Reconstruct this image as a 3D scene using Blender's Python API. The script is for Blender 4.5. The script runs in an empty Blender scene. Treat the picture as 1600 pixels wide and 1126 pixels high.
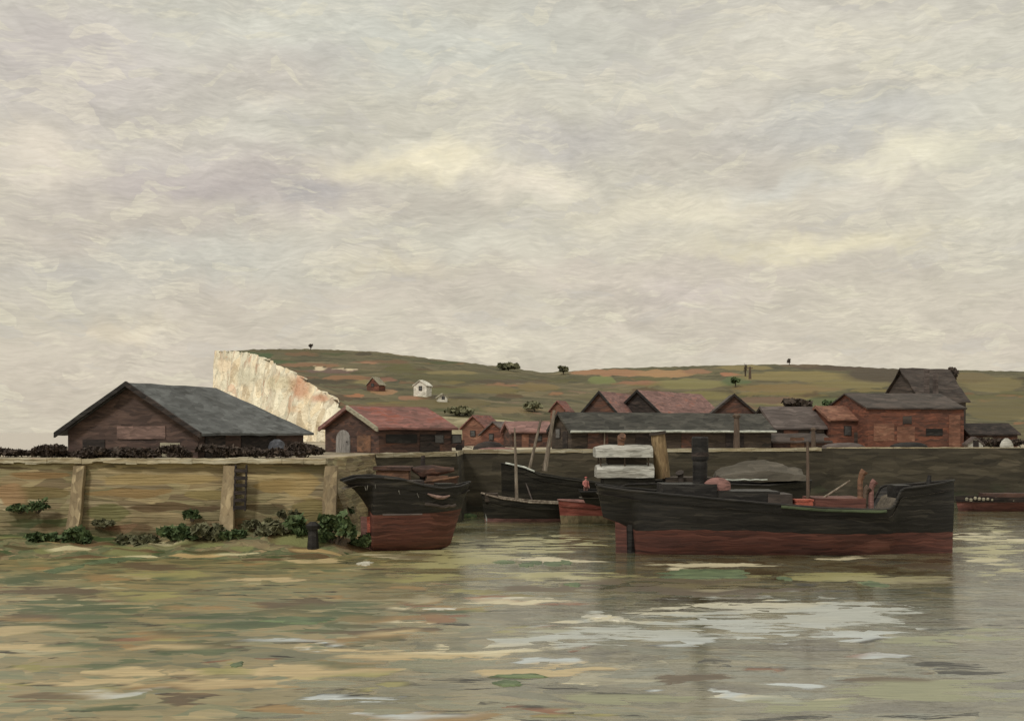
import bpy, bmesh, math, random
from mathutils import Vector, Matrix, noise
R = math.radians
random.seed(7)
SC = bpy.context.scene
COL = SC.collection

# ------------------------------------------------------------------ camera
F = 1800.0            # focal length in photograph pixels (photograph 1600 x 1126)
HY = 675.0            # horizon row of the photograph
CH = 9.0              # eye height above the water
cam = bpy.data.cameras.new('camera'); camo = bpy.data.objects.new('camera', cam); COL.objects.link(camo)
cam.sensor_fit = 'HORIZONTAL'; cam.sensor_width = 36.0; cam.lens = 36.0 * F / 1600.0
cam.shift_y = (HY - 563.0) / 1600.0
cam.clip_start = 0.5; cam.clip_end = 20000
camo.location = (0, 0, CH); camo.rotation_euler = (R(90), 0, 0)
SC.camera = camo
SC.view_settings.view_transform = 'Standard'; SC.view_settings.look = 'None'
SC.view_settings.exposure = 0.0; SC.view_settings.gamma = 1.0

def lin(c):
    out = []
    for v in c[:3]:
        v /= 255.0
        out.append(v / 12.92 if v <= .04045 else ((v + .055) / 1.055) ** 2.4)
    return (out[0], out[1], out[2], 1.0)

def alb(c):           # surface colour seen under the warm overcast -> the surface's own, slightly cooler colour
    l = lin(c); g = l[0] * .3 + l[1] * .6 + l[2] * .1; k = .90
    return tuple((g + (v - g) * k) * w for v, w in zip(l[:3], (.95, .99, 1.10))) + (1.0,)

# ------------------------------------------------------------------ node helper
class NT:
    def __init__(s, tree): s.t = tree; s.n = tree.nodes; s.l = tree.links
    def new(s, typ, **kw):
        n = s.n.new(typ)
        for k, v in kw.items(): setattr(n, k, v)
        return n
    def put(s, sock, v):
        if isinstance(v, bpy.types.NodeSocket): s.l.new(v, sock)
        elif v is not None: sock.default_value = v
    def math(s, op, a, b=None, c=None, clamp=False):
        n = s.new('ShaderNodeMath', operation=op); n.use_clamp = clamp
        s.put(n.inputs[0], a)
        if b is not None: s.put(n.inputs[1], b)
        if c is not None: s.put(n.inputs[2], c)
        return n.outputs[0]
    def vmath(s, op, a, b=None):
        n = s.new('ShaderNodeVectorMath', operation=op); s.put(n.inputs[0], a)
        if b is not None: s.put(n.inputs[1], b)
        return n.outputs[0]
    def mapping(s, v, loc=(0, 0, 0), rot=(0, 0, 0), sc=(1, 1, 1)):
        n = s.new('ShaderNodeMapping'); s.put(n.inputs['Vector'], v)
        n.inputs['Location'].default_value = loc; n.inputs['Rotation'].default_value = rot; n.inputs['Scale'].default_value = sc
        return n.outputs[0]
    def noise(s, v, scale=1, detail=2, rough=.5, dist=0, color=False):
        n = s.new('ShaderNodeTexNoise'); s.put(n.inputs['Vector'], v)
        n.inputs['Scale'].default_value = scale; n.inputs['Detail'].default_value = detail
        n.inputs['Roughness'].default_value = rough; n.inputs['Distortion'].default_value = dist
        return n.outputs['Color'] if color else n.outputs['Fac']
    def voro(s, v, scale=1, feat='F1', rnd=1.0):
        n = s.new('ShaderNodeTexVoronoi', feature=feat); s.put(n.inputs['Vector'], v)
        n.inputs['Scale'].default_value = scale; n.inputs['Randomness'].default_value = rnd
        return n
    def ramp(s, fac, stops, interp='LINEAR'):
        n = s.new('ShaderNodeValToRGB'); s.put(n.inputs[0], fac); cr = n.color_ramp; cr.interpolation = interp
        while len(cr.elements) < len(stops): cr.elements.new(0.5)
        for e, (p, c) in zip(cr.elements, stops):
            e.position = p; e.color = c if len(c) == 4 else (*c, 1)
        return n.outputs[0]
    def mix(s, fac, a, b, blend='MIX'):
        n = s.new('ShaderNodeMix', data_type='RGBA', blend_type=blend); n.clamp_factor = True
        s.put(n.inputs[0], fac); s.put(n.inputs[6], a); s.put(n.inputs[7], b)
        return n.outputs[2]
    def warp(s, v, scale, amt):
        c = s.noise(v, scale, 2, color=True)
        c = s.vmath('SUBTRACT', c, (.5, .5, .5))
        n = s.new('ShaderNodeVectorMath', operation='SCALE'); s.put(n.inputs[0], c); n.inputs['Scale'].default_value = amt
        return s.vmath('ADD', v, n.outputs[0])

# ------------------------------------------------------------------ world: overcast sky, broken cloud
SUN_EL, SUN_AZ = R(48), R(215)      # compass-like azimuth from +Y towards +X : behind and left of the viewer
def make_world():
    w = bpy.data.worlds.new('World'); SC.world = w; w.use_nodes = True
    t = NT(w.node_tree); t.n.clear()
    out = t.new('ShaderNodeOutputWorld'); bg = t.new('ShaderNodeBackground'); t.l.new(bg.outputs[0], out.inputs[0])
    bg.inputs[1].default_value = 0.1
    sky = t.new('ShaderNodeTexSky', sky_type='NISHITA'); sky.sun_disc = False
    sky.sun_elevation = SUN_EL; sky.sun_rotation = SUN_AZ
    g = t.new('ShaderNodeTexCoord').outputs['Generated']
    sp = t.new('ShaderNodeSeparateXYZ'); t.put(sp.inputs[0], g)
    az = t.math('ARCTAN2', sp.outputs[0], sp.outputs[1])
    el = t.math('ARCSINE', sp.outputs[2])
    cv = t.new('ShaderNodeCombineXYZ'); t.put(cv.inputs[0], az); t.put(cv.inputs[1], el)
    v0 = cv.outputs[0]
    v = t.warp(v0, 9, .05)
    v = t.warp(v, 30, .040)
    v = t.warp(v, 110, .010)
    # broad drift of grey, lilac and cream
    n1 = t.noise(t.mapping(v, (3.1, 1.7, 0), (0, 0, R(-12)), (3.2, 9, 1)), 1, 4, .6)
    colr = t.ramp(n1, [(.30, lin((190, 181, 174))), (.45, lin((200, 192, 180))), (.56, lin((207, 202, 187))), (.70, lin((217, 211, 194)))])
    low = t.ramp(el, [(0.0, lin((203, 193, 177))), (.11, lin((203, 193, 177))), (.2, lin((203, 197, 182))), (.36, lin((203, 203, 193)))])
    colr = t.mix(.5, colr, low)
    blobs = [  # px, py, rx, ry, colour, strength, tilt
        (90, 90, 260, 90, (196, 188, 185), .7, 0), (620, 60, 380, 70, (205, 207, 199), .6, 0),
        (420, 190, 120, 60, (208, 205, 194), .5, 10), (330, 290, 230, 65, (188, 179, 175), .85, 0), (440, 110, 130, 60, (199, 190, 182), .5, 0),
        (60, 235, 90, 55, (229, 219, 203), .9, 0), (250, 230, 110, 40, (214, 208, 197), .5, 10), (250, 330, 140, 25, (210, 202, 186), .6, 0),
        (650, 262, 150, 26, (233, 224, 197), .95, 5), (830, 292, 80, 24, (231, 222, 204), .9, 0),
        (880, 215, 130, 45, (190, 185, 179), .8, 18), (490, 300, 60, 16, (185, 180, 178), .7, 0),
        (1330, 190, 190, 45, (196, 195, 190), .7, 12), (1060, 330, 200, 34, (226, 218, 196), .8, -6),
        (1250, 385, 210, 24, (226, 217, 188), .85, 10), (1450, 255, 170, 26, (230, 224, 201), .8, 4),
        (1320, 70, 260, 60, (216, 211, 197), .7, 12), (1560, 200, 90, 200, (212, 210, 196), .4, 0),
        (590, 420, 130, 16, (221, 211, 185), .6, 0), (700, 370, 200, 40, (203, 200, 186), .5, 0), (980, 430, 260, 40, (203, 193, 180), .6, 0),
        (350, 410, 190, 40, (198, 198, 188), .6, 8), (170, 500, 90, 14, (219, 207, 184), .6, 0), (130, 430, 170, 50, (199, 196, 186), .5, 0),
        (1080, 470, 90, 20, (207, 196, 188), .6, 0), (1400, 480, 260, 50, (203, 196, 178), .5, 0), (1230, 290, 90, 26, (214, 214, 206), .5, 0),
    ]
    for (px, py, rx, ry, c, st, tilt) in blobs:
        a0 = math.atan2(px - 800, F); e0 = math.atan2(HY - py, math.hypot(F, px - 800))
        m = t.mapping(t.vmath('SUBTRACT', v, (a0, e0, 0)), (0, 0, 0), (0, 0, R(-tilt)), (F / rx, F / ry, 1))
        d = t.new('ShaderNodeVectorMath', operation='LENGTH'); t.put(d.inputs[0], m)
        mr = t.new('ShaderNodeMapRange', interpolation_type='SMOOTHSTEP'); t.put(mr.inputs[0], d.outputs['Value'])
        mr.inputs[1].default_value = 1.45; mr.inputs[2].default_value = .1; mr.inputs[3].default_value = 0; mr.inputs[4].default_value = st
        colr = t.mix(mr.outputs[0], colr, lin(c))
    # ragged strokes of cloud, two directions, and fine streaks
    def strokes(rot, sc, amt, seed, col_in):
        vv = t.mapping(t.warp(t.warp(v0, 14, .045), 60, .014), (seed, seed * .7, 0), (0, 0, R(rot)), sc)
        vo = t.voro(vv, 1, 'SMOOTH_F1'); vo.inputs['Smoothness'].default_value = .35
        s = t.new('ShaderNodeSeparateColor'); t.put(s.inputs[0], vo.outputs['Color'])
        f = t.math('MULTIPLY_ADD', t.math('SUBTRACT', s.outputs[0], .5), amt, 1.0)
        n = t.new('ShaderNodeVectorMath', operation='SCALE'); t.put(n.inputs[0], col_in); t.put(n.inputs['Scale'], f)
        return n.outputs[0]
    colr = strokes(-24, (12, 44, 1), .12, 2.2, colr)
    colr = strokes(16, (24, 84, 1), .11, 5.9, colr)
    colr = strokes(-52, (60, 180, 1), .08, 9.1, colr)
    prev = None
    for k, (rot, sc, sd) in enumerate(((-22, (45, 420, 1), 1.3), (30, (50, 440, 1), 4.4), (2, (60, 420, 1), 7.7), (-58, (70, 400, 1), 2.9))):
        b = t.noise(t.mapping(t.warp(v0, 20, .02), (sd, sd, 0), (0, 0, R(rot)), sc), 1, 4, .7)
        if prev is None: prev = b
        else:
            mk = t.noise(t.mapping(v0, (sd * 3, sd, 0), (0, 0, R(rot)), (7, 13, 1)), 1, 2, .5)
            mr = t.new('ShaderNodeMapRange', interpolation_type='SMOOTHSTEP'); t.put(mr.inputs[0], mk); mr.inputs[1].default_value = .47; mr.inputs[2].default_value = .53
            prev = t.math('ADD', t.math('MULTIPLY', prev, t.math('SUBTRACT', 1.0, mr.outputs[0])), t.math('MULTIPLY', b, mr.outputs[0]))
    # short loaded strokes of lighter and greyer paint-like cloud, and fine streaks whose lie changes across the sky
    for (rot, sc, sd, lo, c, st) in ((-14, (20, 80, 1), 3.7, .78, (230, 222, 200), .42), (20, (26, 110, 1), 8.3, .78, (188, 184, 180), .36), (-30, (38, 150, 1), 6.1, .78, (224, 218, 194), .42)):
        vo = t.voro(t.mapping(t.warp(t.warp(v0, 16, .045), 70, .012), (sd, sd * .6, 0), (0, 0, R(rot)), sc), 1)
        q = t.new('ShaderNodeSeparateColor'); t.put(q.inputs[0], vo.outputs['Color'])
        mr = t.new('ShaderNodeMapRange', interpolation_type='SMOOTHSTEP'); t.put(mr.inputs[0], t.math('ADD', q.outputs[1], t.math('MULTIPLY', t.math('SUBTRACT', prev, .5), .55)))
        mr.inputs[1].default_value = lo; mr.inputs[2].default_value = lo + .30; mr.inputs[3].default_value = 0; mr.inputs[4].default_value = st
        colr = t.mix(mr.outputs[0], colr, lin(c))
    f = t.math('MULTIPLY_ADD', t.math('SUBTRACT', prev, .5), .52, 1.0)
    n = t.new('ShaderNodeVectorMath', operation='SCALE'); t.put(n.inputs[0], colr); t.put(n.inputs['Scale'], f); colr = n.outputs[0]
    colr = t.vmath('MULTIPLY', colr, (1.01, .995, .955))
    n = t.new('ShaderNodeVectorMath', operation='SCALE'); t.put(n.inputs[0], colr); n.inputs['Scale'].default_value = 10.6
    t.put(bg.inputs[0], t.mix(.94, sky.outputs[0], n.outputs[0]))
make_world()
sl = bpy.data.lights.new('sun', 'SUN'); sl.energy = 1.6; sl.angle = R(10); sl.color = (1.0, .95, .86)
so = bpy.data.objects.new('sun', sl); COL.objects.link(so)
sd = Vector((math.sin(SUN_AZ) * math.cos(SUN_EL), math.cos(SUN_AZ) * math.cos(SUN_EL), math.sin(SUN_EL)))
so.rotation_euler = (-sd).to_track_quat('-Z', 'Y').to_euler(); so.location = (-40, -40, 60)

# ------------------------------------------------------------------ materials
def shade(name, stops, sc=(.5, .5, 3), rot=(0, 0, 0), warp=.5, wsc=.7, bump=.25, bdist=.12, rough=.75, spec=.25,
          bristle=.55, jitter=.2, extra=None, big=.35, seed=0.0, fine=2.6):
    """Broken, hand-laid colour: stretched cells picked from a palette, fine bristle lines, and a ridged surface."""
    m = bpy.data.materials.new(name); m.use_nodes = True
    t = NT(m.node_tree); t.n.clear()
    out = t.new('ShaderNodeOutputMaterial'); p = t.new('ShaderNodeBsdfPrincipled'); t.l.new(p.outputs[0], out.inputs[0])
    oc = t.new('ShaderNodeTexCoord').outputs['Object']
    oi = t.new('ShaderNodeObjectInfo').outputs['Random']
    w = t.warp(oc, wsc, warp)
    va = t.mapping(w, (seed, seed * 1.3, seed * .7), rot, sc)
    v1 = t.voro(va, 1); v2 = t.voro(t.mapping(va, (4.1, 2.2, 7.7), (0, 0, 0), (2.3, 2.3, 2.3)), 1)
    s1 = t.new('ShaderNodeSeparateColor'); t.put(s1.inputs[0], v1.outputs['Color'])
    s2 = t.new('ShaderNodeSeparateColor'); t.put(s2.inputs[0], v2.outputs['Color'])
    bg = t.noise(t.mapping(oc, (seed * 2, 0, seed), rot, tuple(x * .22 for x in sc)), 1, 3, .6)
    f = t.math('ADD', t.math('MULTIPLY', s1.outputs[0], .42 * (1 - big) + .1), t.math('MULTIPLY', s2.outputs[1], .36 * (1 - big) + .05))
    f = t.math('ADD', f, t.math('MULTIPLY', bg, big + .25))
    f = t.math('ADD', f, -.06)
    c = t.ramp(f, [(q, alb(k)) for q, k in stops])
    br = t.noise(t.mapping(w, (seed, 0, 0), rot, tuple(max(q * .8, .0) if q < max(sc) * .6 else q * fine for q in sc)), 1, 3, .65)
    g = t.math('MULTIPLY_ADD', t.math('SUBTRACT', br, .5), bristle * 2, 1.0)
    g2 = t.math('MULTIPLY_ADD', t.math('SUBTRACT', s2.outputs[2], .5), jitter * 2, 1.0)
    n = t.new('ShaderNodeVectorMath', operation='SCALE'); t.put(n.inputs[0], c); t.put(n.inputs['Scale'], t.math('MULTIPLY', g, g2))
    c = n.outputs[0]
    if extra: c = extra(t, c, oc)
    t.put(p.inputs['Base Color'], c)
    p.inputs['Roughness'].default_value = rough; p.inputs['Specular IOR Level'].default_value = spec
    h = t.math('ADD', t.math('MULTIPLY', br, .7), t.math('MULTIPLY', v1.outputs['Distance'], -.35))
    h = t.math('ADD', h, t.math('MULTIPLY', s2.outputs[0], .3))
    b = t.new('ShaderNodeBump'); b.inputs['Strength'].default_value = bump; b.inputs['Distance'].default_value = bdist
    t.put(b.inputs['Height'], h); t.put(p.inputs['Normal'], b.outputs[0])
    return m

def attr_mix(name):
    def fn(t, c, oc):
        a = t.new('ShaderNodeAttribute'); a.attribute_name = name
        return t.mix(a.outputs['Alpha'], c, a.outputs['Color'])
    return fn
def attr_dry(name, amt=1.0, sc=(.09, .09, 2.2)):      # colour patches of the surface itself, with ragged dry edges
    def fn(t, c, oc):
        a = t.new('ShaderNodeAttribute'); a.attribute_name = name
        k = t.noise(t.mapping(oc, (0, 0, 0), (0, 0, 0), sc), 1, 4, .7)
        mr = t.new('ShaderNodeMapRange', interpolation_type='SMOOTHSTEP')
        t.put(mr.inputs[0], t.math('ADD', a.outputs['Alpha'], t.math('MULTIPLY', t.math('SUBTRACT', k, .5), 1.6)))
        mr.inputs[1].default_value = .35; mr.inputs[2].default_value = .65; mr.inputs[3].default_value = 0; mr.inputs[4].default_value = amt
        n = t.new('ShaderNodeVectorMath', operation='SCALE'); t.put(n.inputs[0], a.outputs['Color']); t.put(n.inputs['Scale'], t.math('MULTIPLY_ADD', k, .7, .65))
        return t.mix(mr.outputs[0], c, n.outputs[0])
    return fn
def chain(*fs):
    def fn(t, c, oc):
        for f in fs: c = f(t, c, oc)
        return c
    return fn
def attr_tint(name):         # the attribute's own field colour, broken by the same strokes
    def fn(t, c, oc):
        a = t.new('ShaderNodeAttribute'); a.attribute_name = name
        k = t.noise(t.mapping(oc, (0, 0, 0), (0, 0, 0), (.09, .09, .6)), 1, 3, .6)
        k = t.math('MULTIPLY_ADD', k, .9, .55)
        n = t.new('ShaderNodeVectorMath', operation='SCALE'); t.put(n.inputs[0], a.outputs['Color']); t.put(n.inputs['Scale'], k)
        return t.mix(t.math('MULTIPLY', a.outputs['Alpha'], .85), c, n.outputs[0])
    return fn
def algae(z0, z1, cols):     # green and brown weed growing up the tidal zone
    def fn(t, c, oc):
        sp = t.new('ShaderNodeSeparateXYZ'); t.put(sp.inputs[0], oc)
        nn = t.noise(t.mapping(oc, (0, 0, 0), (0, 0, 0), (.35, .35, .5)), 1, 3, .6)
        z = t.math('ADD', sp.outputs[2], t.math('MULTIPLY', t.math('SUBTRACT', nn, .5), -7.0))
        mr = t.new('ShaderNodeMapRange'); t.put(mr.inputs[0], z)
        mr.inputs[1].default_value = z1; mr.inputs[2].default_value = z0; mr.inputs[3].default_value = 0; mr.inputs[4].default_value = .85
        vo = t.voro(t.mapping(t.warp(oc, .8, .8), (3, 3, 3), (0, 0, 0), (.5, .5, 1.5)), 1)
        s = t.new('ShaderNodeSeparateColor'); t.put(s.inputs[0], vo.outputs['Color'])
        return t.mix(mr.outputs[0], c, t.ramp(s.outputs[0], [(q, alb(k)) for q, k in cols]))
    return fn

M = {}
M['barn_wall'] = shade('weathered brown boards', [(.25, (66, 53, 47)), (.5, (84, 66, 57)), (.72, (100, 78, 66))], (.5, .5, 2.5), bump=.2)
M['barn_roof'] = shade('slate grey sheeting', [(.25, (70, 70, 66)), (.5, (88, 89, 85)), (.75, (106, 107, 102))], (.35, .5, 2.2), rot=(0, 0, R(20)), bump=.2, rough=.6)
M['dark_timber'] = shade('tarred timber', [(.3, (40, 35, 32)), (.6, (56, 48, 43)), (.8, (74, 62, 54))], (.6, .6, 3))
M['soot'] = shade('soot black paint', [(.3, (30, 28, 26)), (.6, (42, 39, 36)), (.85, (62, 58, 52))], (.5, .5, 3), rough=.55)
M['board'] = shade('faded brown board', [(.3, (112, 88, 77)), (.7, (134, 106, 92))], (.8, .8, 3))
M['red_roof'] = shade('red clay tiles', [(.25, (106, 76, 66)), (.45, (130, 88, 76)), (.62, (144, 96, 84)), (.82, (150, 84, 64))], (.5, .5, 2.5), bump=.25)
M['pink_roof'] = shade('pinkish clay tiles', [(.25, (118, 88, 78)), (.5, (140, 104, 93)), (.7, (152, 114, 102)), (.9, (156, 98, 76))], (.4, .4, 2.2), bump=.25)
M['shed_wall'] = shade('dark red brown boards', [(.2, (58, 46, 41)), (.45, (78, 58, 50)), (.62, (92, 68, 56)), (.9, (116, 74, 54))], (.5, .5, 2.2))
M['grey_roof'] = shade('dull grey roofing', [(.25, (50, 48, 42)), (.5, (66, 64, 56)), (.8, (84, 80, 70))], (.25, .4, 2), bump=.15, rough=.6)
M['shed_dark'] = shade('dark olive boards', [(.25, (46, 41, 35)), (.5, (66, 56, 46)), (.8, (84, 71, 58))], (.3, .3, 2.2))
M['gutter'] = shade('pale painted gutter', [(.3, (176, 178, 160)), (.7, (212, 212, 192))], (1, 1, 3))
M['pale_board'] = shade('pale bargeboard', [(.3, (138, 130, 106)), (.7, (168, 158, 128))], (1, 1, 3))
M['brick'] = shade('old red brick', [(.2, (80, 58, 48)), (.42, (100, 66, 52)), (.6, (116, 72, 54)), (.85, (142, 86, 60))], (.5, .5, 2.2), bump=.25)
M['orange_brick'] = shade('orange brick', [(.25, (108, 76, 60)), (.6, (132, 88, 66)), (.85, (150, 108, 82))], (.6, .6, 2))
M['slate'] = shade('dark slate', [(.25, (58, 50, 45)), (.6, (76, 66, 58)), (.9, (94, 80, 70))], (.3, .3, 2.2), rough=.6)
M['mauve_slate'] = shade('mauve grey slate', [(.25, (80, 69, 62)), (.6, (100, 88, 80)), (.9, (118, 104, 95))], (.3, .3, 2.2), rough=.6)
M['lime'] = shade('limewashed wall', [(.25, (205, 196, 172)), (.6, (228, 220, 198)), (.9, (240, 232, 212))], (.8, .8, 1.5))
M['glass'] = shade('dim window glass', [(.3, (62, 60, 57)), (.7, (84, 82, 78))], (.8, .8, 1), rough=.25, spec=.5)
M['arch_door'] = shade('grey painted door', [(.3, (120, 114, 106)), (.7, (148, 141, 131))], (2, 2, .8))
M['wall_tan'] = shade('tan quay masonry', [(.15, (112, 94, 64)), (.32, (138, 117, 78)), (.45, (154, 133, 90)), (.56, (168, 147, 101)), (.68, (142, 130, 88)), (.8, (126, 107, 74)), (.93, (184, 166, 122))],
                      (.15, .15, .95), bump=.9, bdist=.35, warp=.3, wsc=.4, fine=4.5, jitter=.18, bristle=.7, big=.25, extra=chain(attr_dry('fields', .9, (.25, .25, 1.6)), algae(.0, 3.2, [(.1, (78, 76, 48)), (.4, (112, 92, 60)), (.6, (88, 84, 54)), (.8, (62, 76, 46)), (.95, (128, 104, 72))])))
M['coping'] = shade('pale coping stone', [(.15, (128, 112, 82)), (.4, (160, 142, 104)), (.65, (186, 172, 136)), (.9, (206, 196, 166))], (.3, .3, 4), bump=.35, bdist=.1)
M['buttress'] = shade('ochre buttress stone', [(.2, (122, 104, 76)), (.4, (148, 128, 92)), (.6, (134, 114, 80)), (.85, (176, 154, 112))], (1.2, 1.2, .5), bump=.4, bdist=.15,
                      extra=algae(-1.2, 2.2, [(.2, (84, 82, 52)), (.6, (118, 98, 64)), (.9, (66, 80, 50))]))
M['wall_olive'] = shade('weedy olive masonry', [(.2, (50, 45, 34)), (.45, (64, 57, 43)), (.65, (76, 68, 51)), (.9, (92, 81, 62))], (.18, .18, 1.1), bump=.3, bdist=.15,
                        extra=algae(.2, 2.6, [(.2, (46, 44, 32)), (.6, (66, 58, 44)), (.9, (56, 60, 40))]))
M['quay'] = shade('quay paving and dust', [(.2, (120, 106, 82)), (.5, (160, 146, 116)), (.75, (186, 170, 138)), (.95, (170, 128, 96))], (.25, .12, 1), bump=.2)
M['hill'] = shade('rough downland grass', [(.2, (70, 65, 40)), (.38, (84, 79, 49)), (.52, (96, 89, 55)), (.68, (104, 93, 60)), (.85, (114, 100, 67)), (.97, (132, 102, 76))],
                  (.055, .055, .45), warp=9, wsc=.05, bump=.5, bdist=2.0, extra=attr_dry('fields', .95, (.03, .03, .7)), jitter=.22, fine=1.8)
M['chalk'] = shade('weathered chalk', [(.15, (210, 184, 142)), (.35, (240, 218, 174)), (.52, (252, 236, 198)), (.7, (232, 222, 188)), (.85, (230, 188, 148)), (.97, (204, 146, 112))],
                   (.09, .09, .12), warp=4, wsc=.12, bump=.9, bdist=2.2, extra=attr_mix('fields'), seed=3.3, bristle=.2)
M['chalk_scrub'] = shade('chalky scrub', [(.2, (110, 98, 66)), (.45, (148, 136, 98)), (.7, (180, 166, 124)), (.92, (196, 178, 136))], (.12, .12, .5), warp=3, wsc=.2, bump=.6, bdist=1.0)
M['grass_bank'] = shade('dull grassy bank', [(.2, (78, 72, 48)), (.45, (94, 86, 56)), (.7, (108, 98, 64)), (.92, (122, 104, 72))], (.1, .1, .5), warp=3, wsc=.2, bump=.5, bdist=.8)
M['black_hull'] = shade('black hull paint', [(.15, (27, 25, 23)), (.45, (36, 33, 30)), (.7, (48, 44, 39)), (.92, (76, 69, 59))], (.28, .28, 3.2), bump=.35, bdist=.08, rough=.5, spec=.35)
M['olive_hull'] = shade('dull green black hull', [(.2, (32, 30, 25)), (.5, (43, 40, 32)), (.8, (60, 55, 44))], (.28, .28, 3), bump=.3, rough=.6)
M['red_bottom'] = shade('dull red bottom paint', [(.2, (78, 52, 45)), (.45, (96, 60, 50)), (.65, (110, 66, 53)), (.9, (124, 80, 66))], (.25, .25, 3.2), bump=.35, bdist=.08, rough=.6)
M['bright_red'] = shade('bright red paint', [(.2, (112, 58, 46)), (.5, (132, 66, 51)), (.8, (148, 84, 66))], (.4, .4, 3), rough=.55)
M['vermilion'] = shade('vermilion paint', [(.25, (160, 74, 53)), (.6, (186, 94, 68)), (.85, (160, 90, 70))], (1.5, 1.5, 3))
M['green_strake'] = shade('green painted strake', [(.3, (66, 74, 50)), (.7, (90, 100, 68))], (.4, .4, 3))
M['white_paint'] = shade('weathered white canvas', [(.15, (118, 112, 98)), (.4, (154, 148, 132)), (.6, (180, 175, 158)), (.85, (198, 193, 176))], (.5, .5, 4), bump=.4, bdist=.08)
M['grey_canvas'] = shade('grey canvas', [(.2, (70, 64, 53)), (.5, (82, 75, 62)), (.8, (96, 88, 74))], (.25, .25, 2), bump=.25)
M['buff'] = shade('buff funnel paint', [(.2, (116, 92, 60)), (.5, (138, 112, 74)), (.8, (158, 132, 90))], (3, 3, .5), bump=.35)
M['spar'] = shade('weathered spar', [(.2, (104, 90, 74)), (.5, (130, 114, 94)), (.8, (152, 138, 116))], (3, 3, .5))
M['dark_spar'] = shade('dull brown spar', [(.2, (80, 66, 54)), (.6, (102, 84, 68))], (3, 3, .5))
M['rust'] = shade('rusty brown', [(.2, (90, 68, 54)), (.5, (112, 82, 62)), (.8, (134, 94, 66))], (.8, .8, 2))
M['terracotta'] = shade('terracotta paint', [(.2, (118, 84, 74)), (.6, (142, 100, 88))], (1, 1, 3))
M['deck'] = shade('worn deck planks', [(.2, (74, 66, 54)), (.5, (98, 88, 72)), (.8, (116, 104, 86))], (.4, 2, 2))
M['tick'] = shade('white lettering paint', [(.2, (104, 98, 88)), (.8, (134, 128, 114))], (1, 1, 1))
M['rope'] = shade('pinkish rope', [(.2, (128, 100, 88)), (.8, (152, 122, 106))], (2, 2, 2))
M['blue_tarp'] = shade('blue grey tarpaulin', [(.2, (66, 66, 68)), (.5, (82, 83, 86)), (.8, (102, 102, 104))], (1.5, 1.5, .5))
M['leaf_green'] = shade('sea beet leaves', [(.2, (58, 74, 42)), (.5, (80, 98, 56)), (.8, (110, 122, 74))], (1.5, 1.5, 1), bump=.1)
M['leaf_olive'] = shade('olive scrub leaves', [(.2, (84, 84, 58)), (.5, (104, 102, 70)), (.8, (126, 122, 86))], (1.2, 1.2, 1), bump=.1)
M['leaf_dark'] = shade('dark hedge leaves', [(.2, (62, 52, 45)), (.5, (76, 64, 54)), (.8, (90, 76, 63))], (1.2, 1.2, 1), bump=.1)
M['wood_stem'] = shade('twiggy stem', [(.2, (64, 54, 42)), (.8, (86, 74, 58))], (2, 2, 1))
M['weed'] = shade('green seaweed', [(.2, (66, 80, 48)), (.5, (82, 98, 60)), (.8, (104, 118, 74))], (.5, 1.2, 1), bump=.3, rough=.5, spec=.4)
M['weed_pale'] = shade('yellow green weed', [(.2, (122, 122, 70)), (.5, (146, 144, 88)), (.8, (168, 162, 108))], (.5, 1.2, 1), bump=.3, rough=.5)
M['silt'] = shade('ochre silt', [(.2, (150, 120, 76)), (.5, (176, 146, 96)), (.8, (196, 168, 120))], (.5, 1.2, 1), bump=.3)
M['dark_mud'] = shade('dark wet mud', [(.2, (70, 62, 46)), (.5, (88, 78, 58)), (.8, (108, 94, 68))], (.5, 1.2, 1), bump=.3, rough=.5)
M['foam'] = shade('cream scum on water', [(.2, (170, 162, 136)), (.5, (192, 184, 158)), (.8, (208, 202, 180))], (.5, 1.2, 1), bump=.5)
M['foreshore'] = shade('muddy foreshore', [(.15, (84, 76, 50)), (.35, (112, 100, 68)), (.5, (136, 118, 80)), (.65, (112, 112, 72)), (.8, (78, 88, 54)), (.95, (170, 140, 98))],
                       (.35, .35, 2), warp=1.2, bump=.6, bdist=.2, rough=.6, extra=attr_dry('fields', .95, (.5, 1.2, 1)))
M['skin'] = shade('skin', [(.2, (190, 134, 112)), (.8, (206, 150, 128))], (2, 2, 2), bristle=.1)
M['pink_coat'] = shade('faded red jacket', [(.2, (168, 92, 82)), (.8, (196, 122, 108))], (3, 3, 3), bristle=.2)
M['dark_cloth'] = shade('dark cloth', [(.2, (92, 66, 58)), (.8, (116, 84, 72))], (3, 3, 3), bristle=.2)
M['red_cap'] = shade('red cap', [(.2, (176, 74, 66)), (.8, (206, 120, 108))], (3, 3, 3), bristle=.2)

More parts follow.
